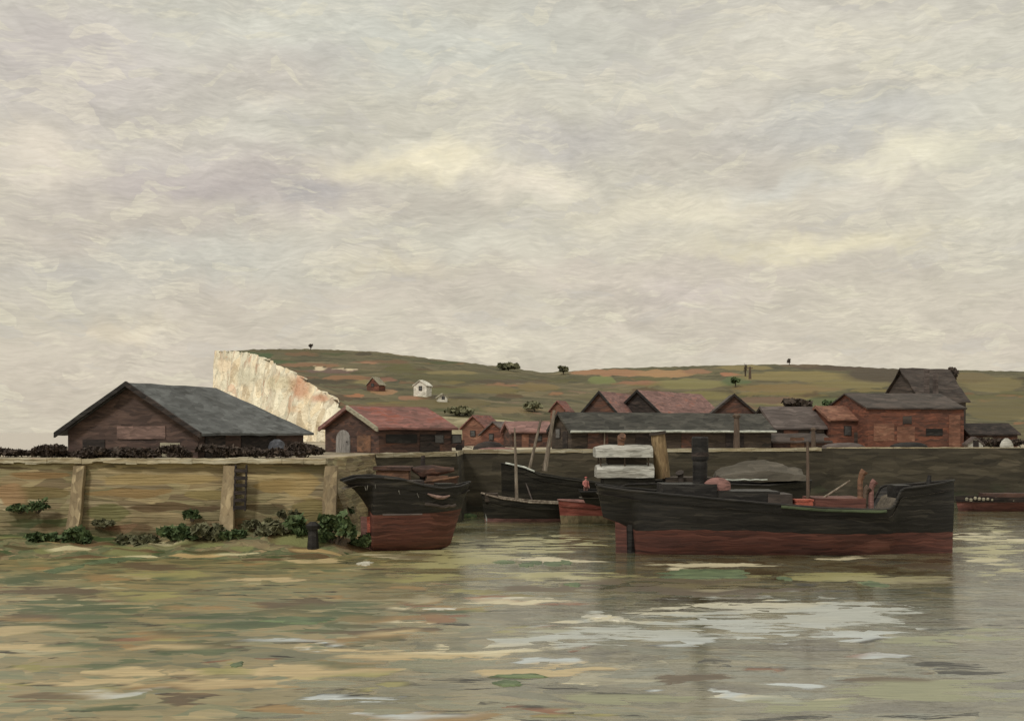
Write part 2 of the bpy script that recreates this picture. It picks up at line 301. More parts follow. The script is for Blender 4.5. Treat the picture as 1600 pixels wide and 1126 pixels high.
def make_water():
    m = bpy.data.materials.new('harbour water'); m.use_nodes = True
    t = NT(m.node_tree); t.n.clear()
    out = t.new('ShaderNodeOutputMaterial'); p = t.new('ShaderNodeBsdfPrincipled'); t.l.new(p.outputs[0], out.inputs[0])
    oc = t.new('ShaderNodeTexCoord').outputs['Object']
    sp = t.new('ShaderNodeSeparateXYZ'); t.put(sp.inputs[0], oc)
    w = t.warp(oc, .12, 2.2); w = t.warp(w, .6, .5)
    # clear pool (right and middle distance) against silty weedy shallows (left)
    big = t.noise(t.mapping(oc, (2.0, 9.0, 0), (0, 0, 0), (.055, .10, 1)), 1, 4, .6)
    side = t.math('MULTIPLY_ADD', sp.outputs[0], .055, .62)
    near = t.math('MULTIPLY_ADD', sp.outputs[1], .004, -.20)
    pool = t.math('ADD', t.math('ADD', side, near), t.math('MULTIPLY', t.math('SUBTRACT', big, .5), 1.5), clamp=True)
    va = t.mapping(w, (1.7, 4.2, 0), (0, 0, R(2)), (.30, .62, 1))
    v1 = t.voro(va, 1); v2 = t.voro(t.mapping(va, (3, 3, 3), (0, 0, 0), (2.4, 2.1, 1)), 1); v3 = t.voro(t.mapping(va, (7, 1, 3), (0, 0, 0), (.45, .4, 1)), 1)
    s1 = t.new('ShaderNodeSeparateColor'); t.put(s1.inputs[0], v1.outputs['Color'])
    s2 = t.new('ShaderNodeSeparateColor'); t.put(s2.inputs[0], v2.outputs['Color'])
    s3 = t.new('ShaderNodeSeparateColor'); t.put(s3.inputs[0], v3.outputs['Color'])
    f = t.math('ADD', t.math('MULTIPLY', s1.outputs[0], .38), t.math('MULTIPLY', s2.outputs[0], .26))
    f = t.math('ADD', f, t.math('MULTIPLY', s3.outputs[0], .36))
    mud = t.ramp(f, [(.12, lin((96, 92, 62))), (.26, lin((110, 112, 78))), (.38, lin((136, 126, 84))), (.48, lin((158, 140, 94))), (.56, lin((146, 140, 100))),
                     (.66, lin((112, 120, 84))), (.76, lin((176, 158, 110))), (.9, lin((180, 172, 132)))])
    clr = t.ramp(f, [(.14, lin((70, 66, 44))), (.3, lin((92, 88, 62))), (.45, lin((116, 112, 84))), (.58, lin((108, 114, 98))), (.7, lin((130, 124, 92))), (.9, lin((160, 156, 128)))])
    c = t.mix(pool, mud, clr)
    br = t.noise(t.mapping(w, (0, 0, 0), (0, 0, 0), (.35, 5.5, 1)), 1, 4, .7)
    n = t.new('ShaderNodeVectorMath', operation='SCALE'); t.put(n.inputs[0], c)
    t.put(n.inputs['Scale'], t.math('MULTIPLY_ADD', t.math('SUBTRACT', br, .5), 1.1, .86)); c = n.outputs[0]
    a = t.new('ShaderNodeAttribute'); a.attribute_name = 'bed_and_reflection'
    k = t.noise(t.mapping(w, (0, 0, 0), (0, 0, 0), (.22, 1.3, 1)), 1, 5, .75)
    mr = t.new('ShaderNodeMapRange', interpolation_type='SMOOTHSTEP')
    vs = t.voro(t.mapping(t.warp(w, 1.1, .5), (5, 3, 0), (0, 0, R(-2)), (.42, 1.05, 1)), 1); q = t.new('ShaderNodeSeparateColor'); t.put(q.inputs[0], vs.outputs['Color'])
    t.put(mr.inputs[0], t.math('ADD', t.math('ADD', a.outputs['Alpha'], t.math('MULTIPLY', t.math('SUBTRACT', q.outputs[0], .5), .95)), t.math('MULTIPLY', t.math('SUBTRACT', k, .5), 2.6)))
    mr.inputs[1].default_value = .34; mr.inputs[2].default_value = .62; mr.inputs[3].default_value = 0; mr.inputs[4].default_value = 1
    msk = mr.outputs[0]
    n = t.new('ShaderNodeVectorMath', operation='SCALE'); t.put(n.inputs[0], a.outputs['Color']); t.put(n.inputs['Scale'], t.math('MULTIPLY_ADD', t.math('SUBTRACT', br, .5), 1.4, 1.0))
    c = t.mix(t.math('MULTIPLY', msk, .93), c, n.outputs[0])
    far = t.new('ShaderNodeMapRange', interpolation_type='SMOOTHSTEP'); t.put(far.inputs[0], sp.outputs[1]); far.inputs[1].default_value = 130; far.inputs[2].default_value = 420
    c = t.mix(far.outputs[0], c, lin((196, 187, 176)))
    t.put(p.inputs['Base Color'], c)
    wet = t.math('MULTIPLY', t.math('MULTIPLY_ADD', pool, .6, .4), t.math('MULTIPLY_ADD', msk, -.72, 1.0))    # open water against silt, weed, scum and the painted reflections
    t.put(p.inputs['Roughness'], t.math('MULTIPLY_ADD', wet, -.43, .50))
    t.put(p.inputs['Specular IOR Level'], t.math('MULTIPLY_ADD', wet, .45, .05))
    p.inputs['IOR'].default_value = 2.1
    h = t.math('ADD', t.math('MULTIPLY', br, .5), t.math('MULTIPLY', s2.outputs[1], .25))
    h = t.math('ADD', h, t.math('MULTIPLY', t.noise(t.mapping(oc, (0, 0, 0), (0, 0, 0), (.5, 1.6, 1)), 1, 3, .6), .8))
    b = t.new('ShaderNodeBump'); b.inputs['Strength'].default_value = .28; b.inputs['Distance'].default_value = .09
    t.put(b.inputs['Height'], h); t.put(p.inputs['Normal'], b.outputs[0])
    return m
M['water'] = make_water()

# ------------------------------------------------------------------ placing and mesh helpers
def X(px, d): return (px - 800.0) / F * d
def Z(py, d): return CH + (HY - py) / F * d
def on_water(px, py):
    d = CH * F / (py - HY); return X(px, d), d
class MB:
    def __init__(s): s.v = []; s.f = []
    def add(s, vs, fs):
        o = len(s.v); s.v += [tuple(v) for v in vs]; s.f += [tuple(i + o for i in f) for f in fs]; return s
    def box(s, x0, x1, y0, y1, z0, z1):
        return s.add([(x0, y0, z0), (x1, y0, z0), (x1, y1, z0), (x0, y1, z0), (x0, y0, z1), (x1, y0, z1), (x1, y1, z1), (x0, y1, z1)],
                     [(3, 2, 1, 0), (4, 5, 6, 7), (0, 1, 5, 4), (1, 2, 6, 5), (2, 3, 7, 6), (3, 0, 4, 7)])
    def slab(s, pts, th):          # polygon thickened straight down
        n = len(pts); vs = [tuple(p) for p in pts] + [(p[0], p[1], p[2] - th) for p in pts]
        fs = [tuple(range(n)), tuple(range(2 * n - 1, n - 1, -1))] + [(i, i + n, (i + 1) % n + n, (i + 1) % n) for i in range(n)]
        return s.add(vs, fs)
    def tube(s, pts, rad, n=8):
        rings = []; pts = [Vector(p) for p in pts]
        rad = rad if isinstance(rad, (list, tuple)) else [rad] * len(pts)
        for i, p in enumerate(pts):
            d = (pts[min(i + 1, len(pts) - 1)] - pts[max(i - 1, 0)]).normalized()
            a = d.cross(Vector((0, 1, 0)) if abs(d.y) < .8 else Vector((1, 0, 0))).normalized(); b = d.cross(a)
            rings.append([p + (a * math.cos(k * 2 * math.pi / n) + b * math.sin(k * 2 * math.pi / n)) * rad[i] for k in range(n)])
        vs = [v for r in rings for v in r]
        fs = [(i * n + k, i * n + (k + 1) % n, (i + 1) * n + (k + 1) % n, (i + 1) * n + k) for i in range(len(pts) - 1) for k in range(n)]
        fs += [tuple(range(n - 1, -1, -1)), tuple(range((len(pts) - 1) * n, len(pts) * n))]
        return s.add(vs, fs)
    def lathe(s, prof, n=14, sx=1, sy=1, c=(0, 0, 0)):
        vs = [(c[0] + r * math.cos(k * 2 * math.pi / n) * sx, c[1] + r * math.sin(k * 2 * math.pi / n) * sy, c[2] + z) for r, z in prof for k in range(n)]
        m = len(prof)
        fs = [(i * n + k, i * n + (k + 1) % n, (i + 1) * n + (k + 1) % n, (i + 1) * n + k) for i in range(m - 1) for k in range(n)]
        fs += [tuple(range(n - 1, -1, -1)), tuple(range((m - 1) * n, m * n))]
        return s.add(vs, fs)
    def grid(s, rows):
        n = len(rows[0]); vs = [v for r in rows for v in r]
        return s.add(vs, [(i * n + k, i * n + k + 1, (i + 1) * n + k + 1, (i + 1) * n + k) for i in range(len(rows) - 1) for k in range(n - 1)])
    def build(s, name, mat, parent=None, loc=None, wob=0.0, cut=0.0, smooth=False, rz=0):
        me = bpy.data.meshes.new(name); bm = bmesh.new()
        vv = [bm.verts.new(v) for v in s.v]
        for f in s.f:
            try: bm.faces.new([vv[i] for i in f])
            except ValueError: pass
        if cut:
            for _ in range(5):
                es = [e for e in bm.edges if e.calc_length() > cut]
                if not es: break
                bmesh.ops.subdivide_edges(bm, edges=es, cuts=1, use_grid_fill=True)
        if wob:
            for v in bm.verts:
                q = noise.noise_vector(v.co * .55 + Vector((len(s.v) * .37, 0, 0))) + noise.noise_vector(v.co * 1.9) * .5
                v.co += q * wob
        bmesh.ops.recalc_face_normals(bm, faces=bm.faces)
        bm.to_mesh(me); bm.free()
        if smooth:
            for p in me.polygons: p.use_smooth = True
        me.materials.append(M[mat] if isinstance(mat, str) else mat)
        o = bpy.data.objects.new(name, me); COL.objects.link(o)
        if parent: o.parent = parent
        if loc: o.location = loc
        if rz: o.rotation_euler.z = rz
        return o
def tag(o, label=None, cat=None, group=None, kind=None):
    if label: o['label'] = label
    if cat: o['category'] = cat
    if group: o['group'] = group
    if kind: o['kind'] = kind
    return o
def thing(name, label, cat, loc, rz=0, group=None):
    o = bpy.data.objects.new(name, None); COL.objects.link(o); o.empty_display_size = .3
    o.location = loc; o.rotation_euler.z = rz
    return tag(o, label, cat, group)
def wav(x, s=1.0, k=0.0): return noise.noise(Vector((x * s, k, k * 1.7)))

# ------------------------------------------------------------------ water, land, walls
GZ = 6.9
BED_AND_REFLECTION = []            # silt, weed, mud and scum in the shallows, plus painted sky and hull reflections: px, py, rx, ry, colour, strength
_r = random.Random(5)
def bed_and_reflection(col, st, spots): BED_AND_REFLECTION.extend([(a, b, c, d, col, st) for a, b, c, d in spots])
def scatter(n, x0, x1, y0, y1, rx, ry):
    out = []
    for _ in range(n):
        py = _r.uniform(y0, y1); k = .5 + (py - 860) / 300
        out.append((_r.uniform(x0, x1), py, _r.uniform(*rx) * k, _r.uniform(*ry) * k))
    return out
bed_and_reflection((92, 88, 58), .9, scatter(30, -60, 620, 870, 1010, (30, 110), (4, 10)))
bed_and_reflection((150, 122, 80), .9, scatter(30, -60, 760, 880, 1120, (30, 110), (3, 9)))
bed_and_reflection((88, 100, 70), .8, [(140, 950, 150, 22), (420, 970, 170, 16), (90, 985, 130, 14), (560, 955, 90, 14), (300, 1020, 60, 9), (190, 1108, 90, 12), (30, 905, 70, 12)] + scatter(16, -60, 560, 900, 1040, (30, 90), (4, 8)))
bed_and_reflection((152, 146, 92), .8, [(260, 897, 90, 6), (250, 930, 70, 6), (780, 925, 110, 6), (640, 902, 90, 8), (680, 872, 60, 6), (60, 1040, 90, 12), (930, 900, 100, 7), (700, 880, 120, 9), (1330, 900, 160, 9)] + scatter(14, -60, 900, 880, 1120, (30, 90), (3, 7)))
bed_and_reflection((196, 176, 134), .85, [(480, 874, 60, 8), (420, 905, 70, 5), (330, 1070, 140, 12), (640, 1020, 160, 12), (500, 1045, 150, 10), (220, 1050, 120, 9), (900, 1040, 110, 10)] + scatter(16, -60, 900, 980, 1120, (40, 120), (3, 8)))
bed_and_reflection((92, 76, 56), .9, [(285, 1098, 40, 8), (600, 955, 50, 12), (540, 988, 70, 9), (860, 918, 90, 6), (60, 1092, 90, 18), (1080, 1064, 70, 8), (1380, 1058, 90, 8), (930, 908, 50, 10), (460, 945, 110, 6), (90, 925, 120, 9), (240, 885, 70, 8), (645, 885, 40, 5), (1430, 905, 90, 8), (1100, 925, 120, 8)] + scatter(14, -60, 700, 870, 1110, (20, 70), (3, 7)))
bed_and_reflection((134, 92, 68), .75, [(770, 935, 60, 5), (690, 965, 50, 5), (640, 945, 34, 5), (1180, 1045, 40, 4), (900, 945, 70, 5), (530, 1108, 50, 4), (820, 1108, 70, 5), (1360, 1025, 60, 3)] + scatter(8, -60, 900, 900, 1110, (20, 60), (2, 5)))
bed_and_reflection((218, 208, 176), .85, [(1120, 884, 110, 6), (1330, 872, 60, 4), (860, 874, 70, 6), (620, 868, 60, 8), (1540, 840, 50, 9), (1540, 880, 50, 6), (1150, 945, 150, 9), (820, 940, 120, 6), (960, 966, 60, 6), (740, 1010, 120, 8)] + scatter(14, 560, 1640, 880, 1110, (30, 110), (2, 6)))  # cream scum; the streaks right of centre paint in reflected sky
bed_and_reflection((196, 204, 206), .8, [(1180, 975, 150, 16), (1050, 1000, 100, 10), (1300, 990, 110, 12), (450, 1000, 90, 5), (180, 1082, 80, 6), (840, 1030, 70, 6), (880, 998, 70, 5), (1120, 1085, 60, 8), (560, 1095, 120, 6), (640, 1112, 120, 6)] + scatter(6, 300, 1640, 960, 1110, (30, 80), (2, 5)))  # pale blue of the reflected sky, painted into the water colour
bed_and_reflection((184, 188, 182), .74, [(1180, 968, 280, 42), (1000, 985, 180, 22), (1320, 960, 160, 20), (860, 1000, 160, 14)])  # broad bright sky reflection on the pool, painted as colour
bed_and_reflection((176, 170, 126), .62, [(700, 868, 130, 26), (820, 850, 120, 20), (860, 900, 130, 12), (1400, 905, 110, 10), (1550, 860, 50, 50)])
bed_and_reflection((110, 98, 60), .7, [(1080, 912, 160, 16), (840, 925, 120, 8), (760, 905, 90, 6), (620, 935, 90, 10)])
bed_and_reflection((148, 150, 120), .7, [(1450, 1080, 180, 22), (1250, 1100, 160, 14), (1500, 1000, 130, 14), (980, 1095, 140, 14)])
bed_and_reflection((62, 80, 50), .85, [(150, 948, 130, 12), (420, 972, 150, 9), (90, 980, 120, 9), (560, 958, 80, 8), (40, 908, 60, 9), (270, 1020, 40, 6), (330, 962, 120, 7), (190, 1110, 60, 8), (180, 876, 60, 8), (700, 955, 60, 5)])
bed_and_reflection((78, 62, 44), .75, [(1080, 905, 150, 7), (1020, 920, 90, 7), (1180, 925, 130, 6), (640, 868, 60, 6), (610, 890, 40, 7), (1440, 885, 70, 6)])  # dark brown hull reflections painted below the steamer and the smack
def make_water_sheet():
    xs = [-9000, -2500, -700, -250, -110] + [-64 + .5 * i for i in range(264)] + [110, 250, 700, 2500, 9000]
    ys = [-60, 0, 25] + [33 + .4 * i for i in range(260)] + [150, 175, 220, 300, 500, 1000, 2500, 15000]
    o = MB().grid([[(x, y, 0) for x in xs] for y in ys]).build('water', 'water'); tag(o, kind='structure')
    at = o.data.color_attributes.new('bed_and_reflection', 'FLOAT_COLOR', 'POINT')
    L = [(a, b, c, d, tuple(q * .95 for q in lin(k)), st) for a, b, c, d, k, st in BED_AND_REFLECTION]
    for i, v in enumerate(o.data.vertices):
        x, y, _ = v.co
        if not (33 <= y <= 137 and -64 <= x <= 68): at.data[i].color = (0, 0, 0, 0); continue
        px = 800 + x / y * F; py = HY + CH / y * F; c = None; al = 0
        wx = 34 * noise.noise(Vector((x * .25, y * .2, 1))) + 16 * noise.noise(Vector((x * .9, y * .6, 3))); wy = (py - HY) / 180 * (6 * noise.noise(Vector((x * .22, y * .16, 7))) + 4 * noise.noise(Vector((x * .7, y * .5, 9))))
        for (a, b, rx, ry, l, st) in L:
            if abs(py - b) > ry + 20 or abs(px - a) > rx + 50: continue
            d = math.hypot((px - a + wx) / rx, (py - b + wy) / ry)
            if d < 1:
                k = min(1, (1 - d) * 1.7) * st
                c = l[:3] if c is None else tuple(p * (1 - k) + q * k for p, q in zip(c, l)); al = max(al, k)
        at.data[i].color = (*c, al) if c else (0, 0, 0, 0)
make_water_sheet()

KX, KD = -14.6, 90.0                   # outer corner of the near quay
PX, PD = X(585, 108), 108.0            # inner corner
SX, SD = X(712, 116), 116.0             # end of the short jetty the red shed stands on
TX, TD = X(722, 130), 130.0
QX, QD = X(1300, 148), 148.0
land_front = [(-140, 90.3), (-60, 89.2), (KX, KD), (PX, PD), (SX, SD), (TX, TD), (QX, QD), (95, 150), (400, 150)]
land_back = [(400, 262), (-30, 262), (-52, 262), (-62, 175), (-52, 128), (-140, 118)]
lm = MB(); pts = [(x, y, GZ) for x, y in land_front + land_back]
lm.slab(pts, GZ + 2)
lo = lm.build('quay_ground', 'quay'); tag(lo, kind='structure')

def battered_wall(line, offs, name, mat, label, top=GZ + .02, n=14, seg=1.6, stains=()):
    """line: top edge in plan; offs: outward offset of the foot at each vertex; grid face from top to foot plus thickness behind."""
    root = thing(name, label, 'wall', (line[0][0], line[0][1], 0))
    P = []
    for i in range(len(line) - 1):
        a, b = Vector(line[i]), Vector(line[i + 1]); oa, ob = Vector(offs[i]), Vector(offs[i + 1])
        k = max(2, int((b - a).length / seg))
        for j in range(k + (1 if i == len(line) - 2 else 0)):
            P.append((a.lerp(b, j / k), oa.lerp(ob, j / k)))
    rows = []
    for r in range(n + 1):
        s = r / n; row = []
        for q, o in P:
            p = q + o * s; z = top * (1 - s) - 1.0 * s
            jx = .14 * noise.noise(Vector((p.x * .5, p.y * .5, z * .9)))
            if r == 0: jx *= .4
            d = o.normalized()
            row.append((p.x + d.x * jx - line[0][0], p.y + d.y * jx - line[0][1], z + (.06 * wav(p.x + p.y, .7) if r == 0 else 0)))
        rows.append(row)
    # back row closes the solid
    back = [(q.x - o.normalized().x * .9 - line[0][0], q.y - o.normalized().y * .9 - line[0][1], top) for q, o in P]
    m = MB(); m.grid([back] + rows)
    o = m.build('facing', mat, root)
    if stains:
        at = o.data.color_attributes.new('fields', 'FLOAT_COLOR', 'POINT')
        for i, v in enumerate(o.data.vertices):
            x, y = v.co.x + line[0][0], v.co.y + line[0][1]; px = 800 + x / y * F; py = HY - (v.co.z - CH) / y * F; c = None; al = 0
            wx = 14 * noise.noise(Vector((x * .5, v.co.z, 2))); wy = 5 * noise.noise(Vector((x * .4, v.co.z * .8, 6)))
            for fx, fy, rx, ry, k in stains:
                d = math.hypot((px - fx + wx) / rx, (py - fy + wy) / ry)
                if d < 1:
                    a = min(1, (1 - d) * 2.2); l = lin(k); c = l[:3] if c is None else tuple(p * (1 - a) + q * a for p, q in zip(c, l)); al = max(al, a)
            at.data[i].color = (*c, al) if c else (0, 0, 0, 0)
    return root
near_wall = battered_wall([(-140, 90.2), (-60, 89.1), (KX, KD - .1), (PX + .1, PD - .1)],
                          [(0, -1.6), (0, -1.6), (3.3, -1.6), (1.2, -.6)], 'quay_wall', 'wall_tan',
                          'tan sloping masonry quay wall with buttresses below the big brown barn', n=44, seg=.5,
                          stains=[(250, 748, 120, 12, (160, 140, 98)), (60, 742, 60, 8, (136, 110, 74)), (200, 770, 90, 9, (140, 116, 78)), (255, 792, 60, 9, (92, 74, 52)), (320, 796, 40, 6, (84, 66, 50)), (420, 794, 40, 8, (88, 72, 50)),
                                  (170, 800, 40, 16, (112, 110, 72)), (330, 772, 50, 10, (138, 124, 82)), (470, 755, 40, 22, (168, 146, 102)), (430, 760, 40, 14, (150, 128, 84)), (380, 742, 26, 6, (82, 66, 50)), (50, 790, 40, 8, (74, 82, 50)),
                                  (70, 770, 50, 12, (118, 104, 68)), (20, 775, 30, 26, (160, 130, 96)), (200, 824, 50, 10, (104, 72, 50)), (240, 838, 40, 8, (98, 66, 46)), (300, 828, 50, 14, (70, 78, 46)), (430, 830, 60, 16, (92, 90, 56)), (370, 820, 40, 12, (134, 106, 72)),
                                  (150, 835, 60, 9, (78, 78, 48)), (60, 815, 70, 8, (84, 90, 54)), (480, 800, 40, 30, (128, 116, 76)), (410, 745, 60, 6, (182, 164, 122)), (300, 728, 200, 4, (186, 168, 126)), (60, 728, 90, 4, (182, 170, 132))])
far_wall = battered_wall([(PX + .1, PD - .1), (SX + .1, SD - .1), (TX + .1, TD - .1), (QX, QD - .1), (95, 149.9), (400, 149.9)],
                         [(.3, -.8), (.6, -.6), (.6, -.6), (.3, -.8), (.1, -.8), (0, -.8)], 'quay_wall', 'wall_olive',
                         'dark olive quay wall behind the moored steamers', seg=2.2)
cop = MB()
for i in range(60):
    x0 = -66 + i * .86
    if x0 > KX - .3: break
    cop.box(x0, x0 + .855, 88.98 + .05 * wav(i, .9) , 90.2, GZ - .3 + .16 * wav(i, 1.3), GZ + .06 + .10 * wav(i, 2.1))
cop.v = [(a + 140, b - 90.2, c) for a, b, c in cop.v]
cop.build('coping', 'coping', near_wall, cut=.5, wob=.10)
cop = MB()
for (ax, ay), (bx_, by_) in (((PX, PD), (SX, SD)), ((SX, SD), (TX, TD)), ((TX, TD), (QX, QD))):
    dv = Vector((bx_ - ax, by_ - ay)); Lq = dv.length; dv.normalize()
    for i in range(max(1, int(Lq / 2.1))):
        a = Vector((ax, ay)) + dv * (i * 2.1 + .1); b = a + dv * 2.07; nn = Vector((dv.y, -dv.x)) * .22; zt = GZ + .12 + .04 * wav(i + ax, 1.3)
        cop.slab([(q.x - PX - .1, q.y - PD + .1, zt) for q in (a + nn, b + nn, b - nn * 4, a - nn * 4)], .42)
for i in range(24):
    x0 = QX + i * 2.1
    cop.box(x0 - PX - .1, x0 + 2.05 - PX - .1, 149.6 - PD + .1, 151 - PD + .1, GZ - .28, GZ + .14 + .04 * wav(i, 1.7))
cop.build('coping', 'coping', far_wall, cut=1.2, wob=.06)
def buttress(px, wd, d0=89.0):
    x = X(px, d0 - 1); m = MB(); rows = []
    for r in range(9):
        s = r / 8; z = (GZ - .5) * (1 - s) - .9 * s; y0 = d0 - 1.6 * s - .12 - .30 * s; ww = wd * (1 + .12 * s) / 2
        j = .1 * wav(r, 1.1, px)
        rows.append([(x - ww + j + 140, d0 - 1.6 * s + .3 - 90.2, z), (x - ww + j + 140, y0 - 90.2, z), (x + ww + j + 140, y0 - 90.2, z), (x + ww + j + 140, d0 - 1.6 * s + .3 - 90.2, z)])
    m.grid(rows); t_ = rows[0]; m.add(t_, [(0, 1, 2, 3)])
    m.build('buttress', 'buttress', near_wall, cut=1.2, wob=.06)
for px, wd in ((116, .85), (354, .95), (514, 1.0), (-160, 1.0)): buttress(px, wd)

# iron rung ladder set against the wall
def ladder():
    x = X(377, 88.6); y = 88.55; r = thing('quay_ladder', 'dark iron rung ladder on the tan quay wall beside the middle buttress', 'ladder', (x, y, 3.0))
    for s in (-.42, .42):
        MB().tube([(s, -.55, .0), (s, -.25, 1.8), (s, .02, 3.5)], .08, 6).build('stile', 'dark_timber', r)
    for k in range(6):
        z = .25 + k * .56; y_ = -.55 + .16 * z
        MB().box(-.5, .5, y_ - .1, y_ + .12, z - .13, z + .13).build('rung', 'dark_timber', r, wob=.04)
ladder()

# muddy foreshore at the foot of the near wall
def shore_z(x, sx):           # sx 0 at the wall, 1 at the water's edge
    lump = .9 * noise.noise(Vector((x * .16, sx * 2.2, 1))) + .5 * noise.noise(Vector((x * .6, sx * 5, 4)))
    z = 1.5 * (1 - sx) ** 1.2 - .18 * sx + lump * (1 - sx) * .9
    if x > -14: z -= (x + 14) * .2
    return z
def foreshore():
    rows = []
    for j in range(44):
        sx = j / 43; row = []
        for i in range(260):
            x = -66 + i * .225
            width = 9.0 + 4.0 * wav(x, .13, 2) + 1.2 * wav(x, .6, 5) + (6 if x < -34 else 0) * (min(1, (-34 - x) / 8) if x < -34 else 0)
            y = 89.4 - sx * width
            if x > -14: y += (x + 14) * .5
            row.append((x, y, shore_z(x, sx)))
        rows.append(row)
    o = tag(MB().grid(rows).build('foreshore', 'foreshore', smooth=True), kind='structure')
    rnd = random.Random(8); sp = []
    for col, n_ in (((64, 80, 46), 34), ((98, 78, 54), 26), ((176, 152, 108), 18), ((84, 76, 50), 34), ((122, 124, 82), 20), ((190, 182, 146), 8)):
        for _ in range(n_): sp.append((rnd.uniform(-46, -8), rnd.uniform(78, 90), rnd.uniform(.6, 2.6), rnd.uniform(.25, 1.0), lin(col)))
    at = o.data.color_attributes.new('fields', 'FLOAT_COLOR', 'POINT')
    for i, v in enumerate(o.data.vertices):
        c = (0, 0, 0); al = 0
        for x, y, rx, ry, l in sp:
            d = math.hypot((v.co.x - x) / rx, (v.co.y - y) / ry)
            if d < 1:
                k = min(1, (1 - d) * 2.4); c = tuple(p * (1 - k) + q * k for p, q in zip(c, l)) if al else l[:3]; al = max(al, k)
        at.data[i].color = (*c, al)
foreshore()

# ------------------------------------------------------------------ hill and chalk cliff
SKY = [(335, 549), (400, 546), (480, 545), (590, 549), (640, 556), (700, 563), (760, 570), (800, 575), (850, 582), (900, 579), (960, 575), (1040, 573), (1110, 571), (1200, 569),
       (1260, 569), (1320, 572), (1400, 576), (1500, 578), (1600, 580), (1900, 584), (2400, 590)]
BASE = [(540, 641), (620, 648), (700, 652), (780, 656), (860, 664), (960, 668), (1100, 668), (1800, 668), (2600, 668)]
def lerp_tab(tab, x):
    if x <= tab[0][0]: return tab[0][1]
    for (a, b), (c, d) in zip(tab, tab[1:]):
        if x <= c: return b + (d - b) * (x - a) / (c - a)
    return tab[-1][1]
DR, DB = 500.0, 240.0
FIELDS = [  # px, py, rx, ry, colour : strips of crop, ploughland, hedge and track as they lie on the slope
    (380, 556, 60, 7, (66, 84, 50)), (430, 568, 50, 6, (72, 86, 52)), (470, 548, 110, 3, (88, 80, 52)),
    (480, 570, 60, 4, (128, 98, 72)), (575, 567, 16, 3, (150, 112, 84)), (520, 579, 50, 5, (104, 84, 76)), (540, 577, 24, 2, (206, 190, 160)), (500, 576, 10, 2, (206, 190, 160)),
    (600, 593, 28, 4, (130, 94, 76)), (600, 612, 26, 5, (152, 118, 86)), (640, 622, 22, 5, (144, 108, 82)), (555, 618, 20, 3, (160, 110, 76)),
    (720, 590, 110, 7, (88, 84, 54)), (780, 596, 60, 4, (82, 72, 56)), (780, 602, 40, 3, (140, 104, 78)), (700, 630, 90, 9, (104, 94, 62)), (760, 608, 60, 8, (112, 100, 62)),
    (840, 605, 40, 8, (118, 102, 66)), (845, 596, 18, 4, (92, 80, 60)), (800, 640, 60, 7, (122, 106, 74)), (690, 610, 50, 6, (92, 90, 54)),
    (960, 582, 90, 6, (154, 116, 86)), (1040, 583, 60, 7, (160, 126, 90)), (1000, 598, 60, 4, (138, 100, 74)), (940, 594, 26, 8, (112, 118, 72)), (1090, 580, 30, 5, (142, 108, 82)),
    (1080, 600, 70, 10, (124, 118, 76)), (1150, 596, 30, 9, (84, 96, 62)), (1140, 585, 20, 4, (160, 112, 84)), (1100, 618, 60, 9, (116, 108, 68)),
    (1250, 588, 120, 10, (128, 116, 74)), (1230, 606, 120, 8, (124, 106, 70)), (1300, 628, 60, 9, (86, 92, 56)), (1200, 625, 60, 7, (106, 84, 66)), (1330, 600, 80, 8, (120, 110, 72)),
    (1340, 574, 120, 6, (78, 64, 50)), (1400, 586, 100, 15, (74, 64, 50)), (1250, 571, 40, 3, (98, 82, 62)),
    (1550, 600, 60, 14, (116, 106, 70)), (1560, 640, 60, 22, (100, 92, 60)), (1520, 590, 40, 10, (108, 96, 66)),
]
_h = random.Random(21)
for _ in range(170):
    _x = _h.uniform(400, 1640); _s = lerp_tab(SKY, _x); _y = _h.uniform(_s + 4, 662)
    FIELDS.insert(0, (_x, _y, _h.uniform(14, 60), _h.uniform(1.6, 5), _h.choice([(66, 64, 38), (74, 78, 46), (86, 70, 48), (116, 104, 64), (134, 100, 70), (92, 88, 54), (108, 84, 58), (70, 62, 44), (128, 116, 76)])))
